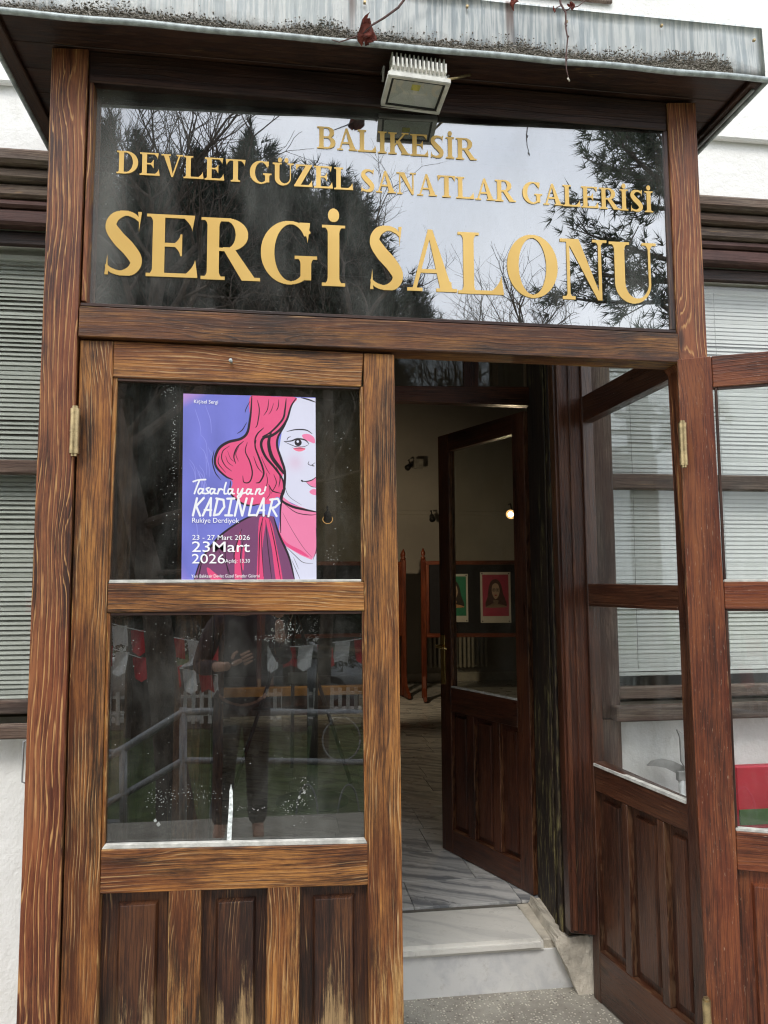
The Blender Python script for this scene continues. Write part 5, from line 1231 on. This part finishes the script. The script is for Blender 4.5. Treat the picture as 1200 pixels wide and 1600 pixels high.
def needle_cloud(n, shape, size, per, seed, spread=1.0):
    """many short needles in tufts; shape(rand) gives a tuft centre and its outward direction"""
    r_ = np.random.default_rng(seed); C, Dn = shape(n, r_)
    C = np.repeat(C, per, 0); Dn = np.repeat(Dn, per, 0)
    d = Dn + r_.normal(0, .55 * spread, C.shape); d /= np.linalg.norm(d, axis=1, keepdims=True) + 1e-9
    s = np.cross(d, r_.normal(0, 1, C.shape)); s /= np.linalg.norm(s, axis=1, keepdims=True) + 1e-9
    L_ = size * r_.uniform(.6, 1.3, (len(C), 1)); w = L_ * .045
    V = np.stack([C - s * w, C + s * w, C + d * L_], 1).reshape(-1, 3); F_ = np.arange(len(V)).reshape(-1, 3)
    return V, F_
def cone_shape(h, r0, z0, lumps):
    def f(n, r_):
        t = r_.random(n) ** .75; a = r_.uniform(0, 2 * math.pi, n); lump = .74 + .26 * np.sin(a * lumps + t * 17) * np.sin(t * 29 + a * 3); t = t * (.90 + .10 * np.sin(a * 7 + 1) * np.sin(a * 3))
        prof = np.clip(1 - np.clip((t - .45) / .60, 0, 1) ** 2.2, .05, 1) * np.clip(.5 + t * 2, 0, 1)
        rr = r0 * prof * lump * r_.random(n) ** .28
        C = np.stack([rr * np.cos(a), rr * np.sin(a), z0 + h * t + r_.normal(0, .12, n)], 1)
        D = np.stack([np.cos(a), np.sin(a), np.full(n, .9)], 1); return C, D / np.linalg.norm(D, axis=1, keepdims=True)
    return f
V, F_ = needle_cloud(24000, cone_shape(8.2, 2.1, 1.4, 5), .20, 8, 5); crown_me = np_mesh('crown', V, F_, M['needle'])
cme = crown_me.data; bpy.data.objects.remove(crown_me)
trunk_bm = bmesh.new(); tube(trunk_bm, [(0, 0, 0), (0, 0, 3), (.1, 0, 8)], [.22, .17, .04], 10); tme2 = bpy.data.meshes.new('trunk'); trunk_bm.to_mesh(tme2); trunk_bm.free(); tme2.materials.append(M['bark'])
for i, (x, y, s, rz, lab) in enumerate(((-5.3, -12.3, 1.18, 0, 'dark conifer at the left end of the row mirrored behind the sign'), (-3.9, -12.9, 1.20, 2.1, 'dark conifer mirrored behind the first letter of the large gold word'), (-2.5, -12.0, 1.10, 1.4, 'dark conifer mirrored behind the letters E and R of the sign'),
        (-1.2, -12.7, 1.17, 5.2, 'dark conifer mirrored behind the letters R and G of the sign'), (.3, -12.2, 1.09, 3.0, 'dark conifer mirrored behind the gap between the two large words'), (1.7, -12.1, .86, 4.4, 'shorter dark conifer mirrored at the right end of the dark mass'), (-7.6, -13, 1.25, 2.2, 'tall conifer beyond the left edge of the sign'))):
    t = thing('conifer_tree', lab, 'tree', (x, y, -1.05), 'dark conifers in the garden')
    for nm, me in (('crown', cme), ('trunk', tme2)):
        o = link(nm, me, t); o.scale = (s, s, s * 1.04); o.rotation_euler = (0, 0, rz)
# pine: long needled sprays on boughs reaching in from the right
pt = thing('pine_tree', 'pine with long drooping needle sprays mirrored at the right of the sign', 'tree', (5.3, -6.6, -1.05), None)
tubeo('trunk', [(5.3, -6.6, -1.05), (5.2, -6.5, 3), (5.0, -6.5, 7.6)], [.24, .19, .08], M['bark'], pt, 12)
rn = random.Random(4); tc_, td_ = [], []; bm = bmesh.new()
for i in range(19):
    z = 3.4 + i * .20; a = math.pi + rn.uniform(-.9, .9) if i % 4 else rn.uniform(0, 6.28); ln = rn.uniform(1.5, 2.7) * (1 if z < 6.4 else .65)
    p = Vector((5.15, -6.5, z)); d = Vector((math.cos(a), math.sin(a), rn.uniform(-.25, .25))); pts = [p]
    for k in range(7):
        d = (d + Vector((rn.gauss(0, .12), rn.gauss(0, .12), .05))).normalized(); p = p + d * ln / 7; pts.append(p.copy())
        if k > 1:
            for q_ in range(3):
                s = (d + Vector((rn.gauss(0, .6), rn.gauss(0, .6), rn.gauss(0, .4)))).normalized(); e = p + s * rn.uniform(.15, .42); tube(bm, [p, e], [.012, .006], 4, False)
                for w in (.55, 1.0): tc_.append(p.lerp(e, w)); td_.append(s)
    tube(bm, pts, [.045 * (1 - .1 * k) for k in range(8)], 6, False)
mesh_obj('bough', bm, M['bark'], pt)
C = np.array([v[:] for v in tc_]); Dd = np.array([v[:] for v in td_]); Cr = np.repeat(C, 4, 0) + rng.normal(0, .07, (len(C) * 4, 3))
V, F_ = needle_cloud(len(Cr), lambda n, r_: (Cr, np.repeat(Dd, 4, 0)), .15, 11, 8, 1.1)
np_mesh('needles', V - np.array(pt.location), F_ if False else F_, M['pine'], pt)

# ramp railing
rl = thing('ramp_railing', 'grey tubular ramp railing with two rails and a scroll ring mirrored in the lower glass', 'railing', (-.5, -4.0, -.6))
D_ = 3.9; K = lambda x, y, d=D_: rf(x, y, d)
tubeo('post', [K(285, 1106), K(285, 1370)], .030, M['galv'], rl); tubeo('post', [K(190, 1170), K(190, 1320)], .030, M['galv'], rl)
tubeo('rail', [K(60, 1238), K(190, 1172), K(285, 1113), K(330, 1112), K(760, 1118)], .030, M['galv'], rl); tubeo('rail', [K(60, 1312), K(190, 1245), K(285, 1190), K(330, 1191), K(760, 1196)], .027, M['galv'], rl)
tubeo('rail', [K(100, 1176), K(192, 1178)], .026, M['galv'], rl); tubeo('rail', [K(100, 1290), K(192, 1288)], .026, M['galv'], rl)
tubeo('post', [K(600, 1112), K(600, 1370)], .030, M['galv'], rl)
c = K(534, 1158); tubeo('ring', [c + Vector((.15 * math.cos(a), 0, .17 * math.sin(a))) for a in [2 * math.pi * i / 28 for i in range(29)]], .007, M['galv'], rl, 6)
for x in (345, 480, 545): 
    c = K(x, 1290); tubeo('scroll', [c + Vector((.09 * math.cos(a) * (1 if a < math.pi else .8), 0, .30 * math.sin(a))) for a in [math.pi * i / 14 for i in range(15)]], .007, M['galv'], rl, 6)

# white house with red roof, windows and a line of red and white bunting
hs_ = thing('white_house', 'white two storey house across the street mirrored between the trees', 'house', (-2, -30, -1.05))
boxo('wall', -13, 9, -38, -30, -1.05, 8.0, M['housewhite'], hs_)
boxo('roof', -13.6, 9.6, -38.6, -29.4, 8.01, 8.6, M['rooftile'], hs_)
for z in (.2, 3.9):
    for i in range(7):
        x = -12 + i * 3.1; w = boxo('window', x, x + 1.3, -29.99, -29.9, z, z + 1.7, M['whitepaint'], hs_); boxo('pane', x + .08, x + 1.22, -29.89, -29.87, z + .08, z + 1.62, M['pane_dark'], w)
boxo('balcony', -8, -2, -29.89, -29.0, 3.3, 3.5, M['housewhite'], hs_)
bu = thing('bunting', 'long string of red and white flags hung between the trees, mirrored under the middle rail', 'bunting', (-1.5, -11, 1.2), None)
p0, p1 = Vector((-4.5, -10.5, 1.6)), Vector((4.5, -10.5, 1.6))
cordp = [p0.lerp(p1, i / 30) - Vector((0, 0, 1.0 * math.sin(math.pi * i / 30))) for i in range(31)]; tubeo('cord', cordp, .008, M['whitepaint'], bu, 5)
for i in range(30):
    c = cordp[i].lerp(cordp[i + 1], .5); bm = bmesh.new(); sw = random.uniform(-.05, .05)
    vs = [bm.verts.new(c + Vector(q_)) for q_ in ((-.12, 0, 0), (.12, 0, 0), (.12 + sw, .04, -.34), (sw, .05, -.42 if i % 3 else -.3), (-.12 + sw, .03, -.34))]; bm.faces.new(vs)
    bmesh.ops.solidify(bm, geom=bm.faces[:], thickness=.003); mesh_obj('flag', bm, M['flagred'] if i % 2 else M['flagwhite'], bu)
fe = thing('picket_fence', 'white picket fence along the pavement mirrored under the bunting', 'fence', (0, -12.4, -.92))
for z in (-.78, -.45): boxo('rail', -7, 8, -12.42, -12.38, z, z + .05, M['whitepaint'], fe)
pm = None
for i in range(100):
    if pm is None: o = boxo('picket', -7, -6.93, -12.37, -12.35, -.92, -.32, M['whitepaint'], fe, .004); pm = o
    else: o = pm.copy(); COL.objects.link(o); o.location.x += .15 * i
bu2 = thing('bunting', 'second lower string of red and white flags crossing left of the mirrored person', 'bunting', (-2.5, -9.9, .9), None)
q0, q1 = Vector((-4.2, -9.6, 1.5)), Vector((-.3, -10.2, .1)); cp2 = [q0.lerp(q1, i / 16) - Vector((0, 0, .25 * math.sin(math.pi * i / 16))) for i in range(17)]; tubeo('cord', cp2, .008, M['whitepaint'], bu2, 5)
for i in range(16):
    c = cp2[i].lerp(cp2[i + 1], .5); bm = bmesh.new(); sw = random.uniform(-.06, .06)
    vs = [bm.verts.new(c + Vector(q_)) for q_ in ((-.1, 0, 0), (.1, 0, 0), (.1 + sw, .04, -.30), (sw, .05, -.36 if i % 3 else -.24), (-.1 + sw, .03, -.30))]; bm.faces.new(vs)
    bmesh.ops.solidify(bm, geom=bm.faces[:], thickness=.003); mesh_obj('flag', bm, M['flagwhite'] if i % 2 else M['flagred'], bu2)
# parked cars
def car(x, y, paint, label):
    t = thing('parked_car', label, 'car', (x, y, -1.02), 'cars parked in the street'); yb = y
    prof = [(-2.1, .32), (-2.08, .72), (-1.95, .86), (-1.25, .98), (-.62, 1.40), (.75, 1.43), (1.45, 1.02), (2.02, .92), (2.12, .60), (2.1, .30)]
    bm = bmesh.new(); A = [bm.verts.new((x + a, y + .82, -1.02 + c)) for a, c in prof]; B = [bm.verts.new((x + a, y - .82, -1.02 + c)) for a, c in prof]
    bm.faces.new(A); bm.faces.new(B[::-1])
    for i in range(len(prof)): bm.faces.new((A[i], B[i], B[(i + 1) % len(prof)], A[(i + 1) % len(prof)]))
    bmesh.ops.recalc_face_normals(bm, faces=bm.faces); bmesh.ops.bevel(bm, geom=bm.edges[:], offset=.06, segments=2, affect='EDGES')
    mesh_obj('body', bm, paint, t, smooth=True)
    for q_ in ([(-1.12, 1.0), (-.60, 1.34), (-.02, 1.36), (-.02, 1.0)], [(.05, 1.0), (.05, 1.36), (.70, 1.36), (1.28, 1.02)]):
        bm = bmesh.new(); A = [bm.verts.new((x + a, y + .835, -1.02 + c)) for a, c in q_]; B = [bm.verts.new((x + a, y + .80, -1.02 + c)) for a, c in q_]
        bm.faces.new(A); bm.faces.new(B[::-1])
        for i in range(4): bm.faces.new((A[i], B[i], B[(i + 1) % 4], A[(i + 1) % 4]))
        bmesh.ops.recalc_face_normals(bm, faces=bm.faces); mesh_obj('window', bm, M['pane_dark'], t)
    for a in (-1.3, 1.35):
        for s in (-.78, .78):
            w = tubeo('wheel', [(x + a, y + s - .09, -.70), (x + a, y + s + .09, -.70)], .32, M['fl_black'], t, 24, False)
            tubeo('rim', [(x + a, y + s + .091, -.70), (x + a, y + s + .10, -.70)], .19, M['galv'], w, 16, False)
    for a, m_ in ((-2.06, M['flagred']), (2.07, M['whitepaint'])):
        for s in (-.6, .6): boxo('headlight' if a > 0 else 'tail_light', x + a - .04, x + a + .06, y + s - .12, y + s + .12, -.36, -.24, m_, t, .01)
car(-5.2, -15.5, M['whitepaint'], 'white parked car mirrored at the left edge of the lower glass'); car(-.2, -15.5, M['galv'], 'silver parked car mirrored behind the railing post')

# ================================================================ the photographer, mirrored in the lower glass
def skin(name, verts, edges, mat, parent, base, root=0, sub=2):
    me = bpy.data.meshes.new(name); me.from_pydata([Vector(v[:3]) - base for v in verts], edges, []); me.update(); o = link(name, me, parent); me.materials.append(mat)
    mo = o.modifiers.new('skin', 'SKIN'); sv = me.skin_vertices[0].data
    for i, v in enumerate(verts):
        r_ = v[3]; sv[i].radius = (r_, v[4] if len(v) > 4 else r_); sv[i].use_root = (i == root)
    mo.use_smooth_shade = True; s = o.modifiers.new('sub', 'SUBSURF'); s.levels = s.render_levels = sub
    return o
px0, py0, pz = -.24, -2.82, GZ
person = thing('person', 'person in a dark jacket holding up a phone, mirrored in the lower door glass', 'person', (px0, py0, pz))
B_ = Vector(person.location)
J = lambda x, y, z: (px0 + x, py0 + y, pz + z)
body = [(*J(0, 0, .96), .11, .08), (*J(0, 0, 1.12), .11, .08), (*J(0, .0, 1.32), .165, .105), (*J(0, .0, 1.43), .10, .08), (*J(0, .01, 1.50), .055), (*J(0, .03, 1.60), .082, .092), (*J(0, .03, 1.69), .075, .09), (*J(0, .02, 1.735), .04),
        (*J(.17, 0, 1.40), .065), (*J(.27, .06, 1.16), .045), (*J(.245, .28, 1.36), .032), (*J(.24, .34, 1.43), .028),
        (*J(-.17, 0, 1.40), .065), (*J(-.27, .04, 1.12), .045), (*J(-.12, .25, 1.14), .032), (*J(-.07, .30, 1.15), .028),
        (*J(.09, 0, .88), .095), (*J(.10, .02, .50), .062), (*J(.11, -.01, .10), .042), (*J(.12, .12, .03), .038), (*J(-.09, 0, .88), .095), (*J(-.11, .03, .50), .062), (*J(-.13, 0, .10), .042), (*J(-.14, .13, .03), .038)]
ed = [(0, 1), (1, 2), (2, 3), (3, 4), (4, 5), (5, 6), (6, 7), (3, 8), (8, 9), (9, 10), (10, 11), (3, 12), (12, 13), (13, 14), (14, 15), (0, 16), (16, 17), (17, 18), (18, 19), (0, 20), (20, 21), (21, 22), (22, 23)]
skin('body', body, ed, M['skin'], person, B_)
jk = [(*J(0, 0, .82), .185, .14), (*J(0, 0, 1.08), .17, .13), (*J(0, 0, 1.32), .185, .125), (*J(0, 0, 1.43), .11, .09), (*J(.18, 0, 1.395), .08), (*J(.28, .05, 1.15), .062), (*J(.25, .24, 1.32), .045), (*J(-.18, 0, 1.395), .08), (*J(-.28, .03, 1.11), .062), (*J(-.15, .21, 1.135), .045)]
skin('jacket', jk, [(0, 1), (1, 2), (2, 3), (3, 4), (4, 5), (5, 6), (3, 7), (7, 8), (8, 9)], M['jacket'], person, B_)
tr = [(*J(0, 0, 1.0), .165, .12), (*J(.09, 0, .86), .115), (*J(.10, .02, .50), .082), (*J(.11, -.01, .08), .068), (*J(-.09, 0, .86), .115), (*J(-.11, .03, .50), .082), (*J(-.13, 0, .08), .068)]
skin('trousers', tr, [(0, 1), (1, 2), (2, 3), (0, 4), (4, 5), (5, 6)], M['trousers'], person, B_)
skin('hair', [(*J(0, -.02, 1.74), .085), (*J(0, -.07, 1.66), .085, .06), (*J(0, -.075, 1.57), .06, .04)], [(0, 1), (1, 2)], M['hair'], person, B_)
for s in (-1, 1):
    tubeo('eye', [J(s * .032, .118, 1.635), J(s * .032, .126, 1.635)], .011, M['whitepaint'], person, 10); tubeo('ear', [J(s * .085, .02, 1.60), J(s * .09, .015, 1.65)], .014, M['skin'], person, 8)
tubeo('nose', [J(0, .115, 1.63), J(0, .142, 1.60), J(0, .12, 1.592)], [.008, .013, .008], M['skin'], person, 8); tubeo('mouth', [J(-.025, .115, 1.565), J(0, .122, 1.563), J(.025, .115, 1.565)], .006, M['flagred'], person, 6)
def hand(c, d, up, mirror=1):
    c, d, up = Vector(c), Vector(d).normalized(), Vector(up).normalized(); s = d.cross(up).normalized() * mirror; up = s.cross(d) * mirror
    vs = [(*c, .028, .018), (*(c + d * .045), .038, .016), (*(c + d * .08), .038, .015)]; es = [(0, 1), (1, 2)]
    skin('palm', vs, es, M['skin'], person, B_)
    for k, (off, ln) in enumerate(((-.030, .068), (-.010, .078), (.010, .073), (.030, .058))):
        p = c + d * .075 + s * off; skin('finger', [(*p, .0095), (*(p + d * ln * .45 + up * .006), .009), (*(p + d * ln * .75 - up * .012), .008), (*(p + d * ln * .9 - up * .03), .007)], [(0, 1), (1, 2), (2, 3)], M['skin'], person, B_)
    p = c + d * .02 - s * .03; skin('thumb', [(*p, .012), (*(p - s * .025 + d * .025), .0105), (*(p - s * .03 + d * .055), .009)], [(0, 1), (1, 2)], M['skin'], person, B_)
hand(J(.24, .35, 1.44), (0, .2, 1), (0, -1, .2)); hand(J(-.06, .31, 1.155), (.9, .15, .4), (0, 1, 0), -1)
ph_ = thing('phone', 'black phone held upright in the right hand of the mirrored person', 'phone', (.01, -2.432, 1.52))
boxo('case', -.035, .04, -2.440, -2.431, 1.50, 1.655, M['black'], ph_, .004)
boxo('lens_plate', .0, .036, -2.4305, -2.428, 1.605, 1.645, M['fl_black'], ph_, .003)
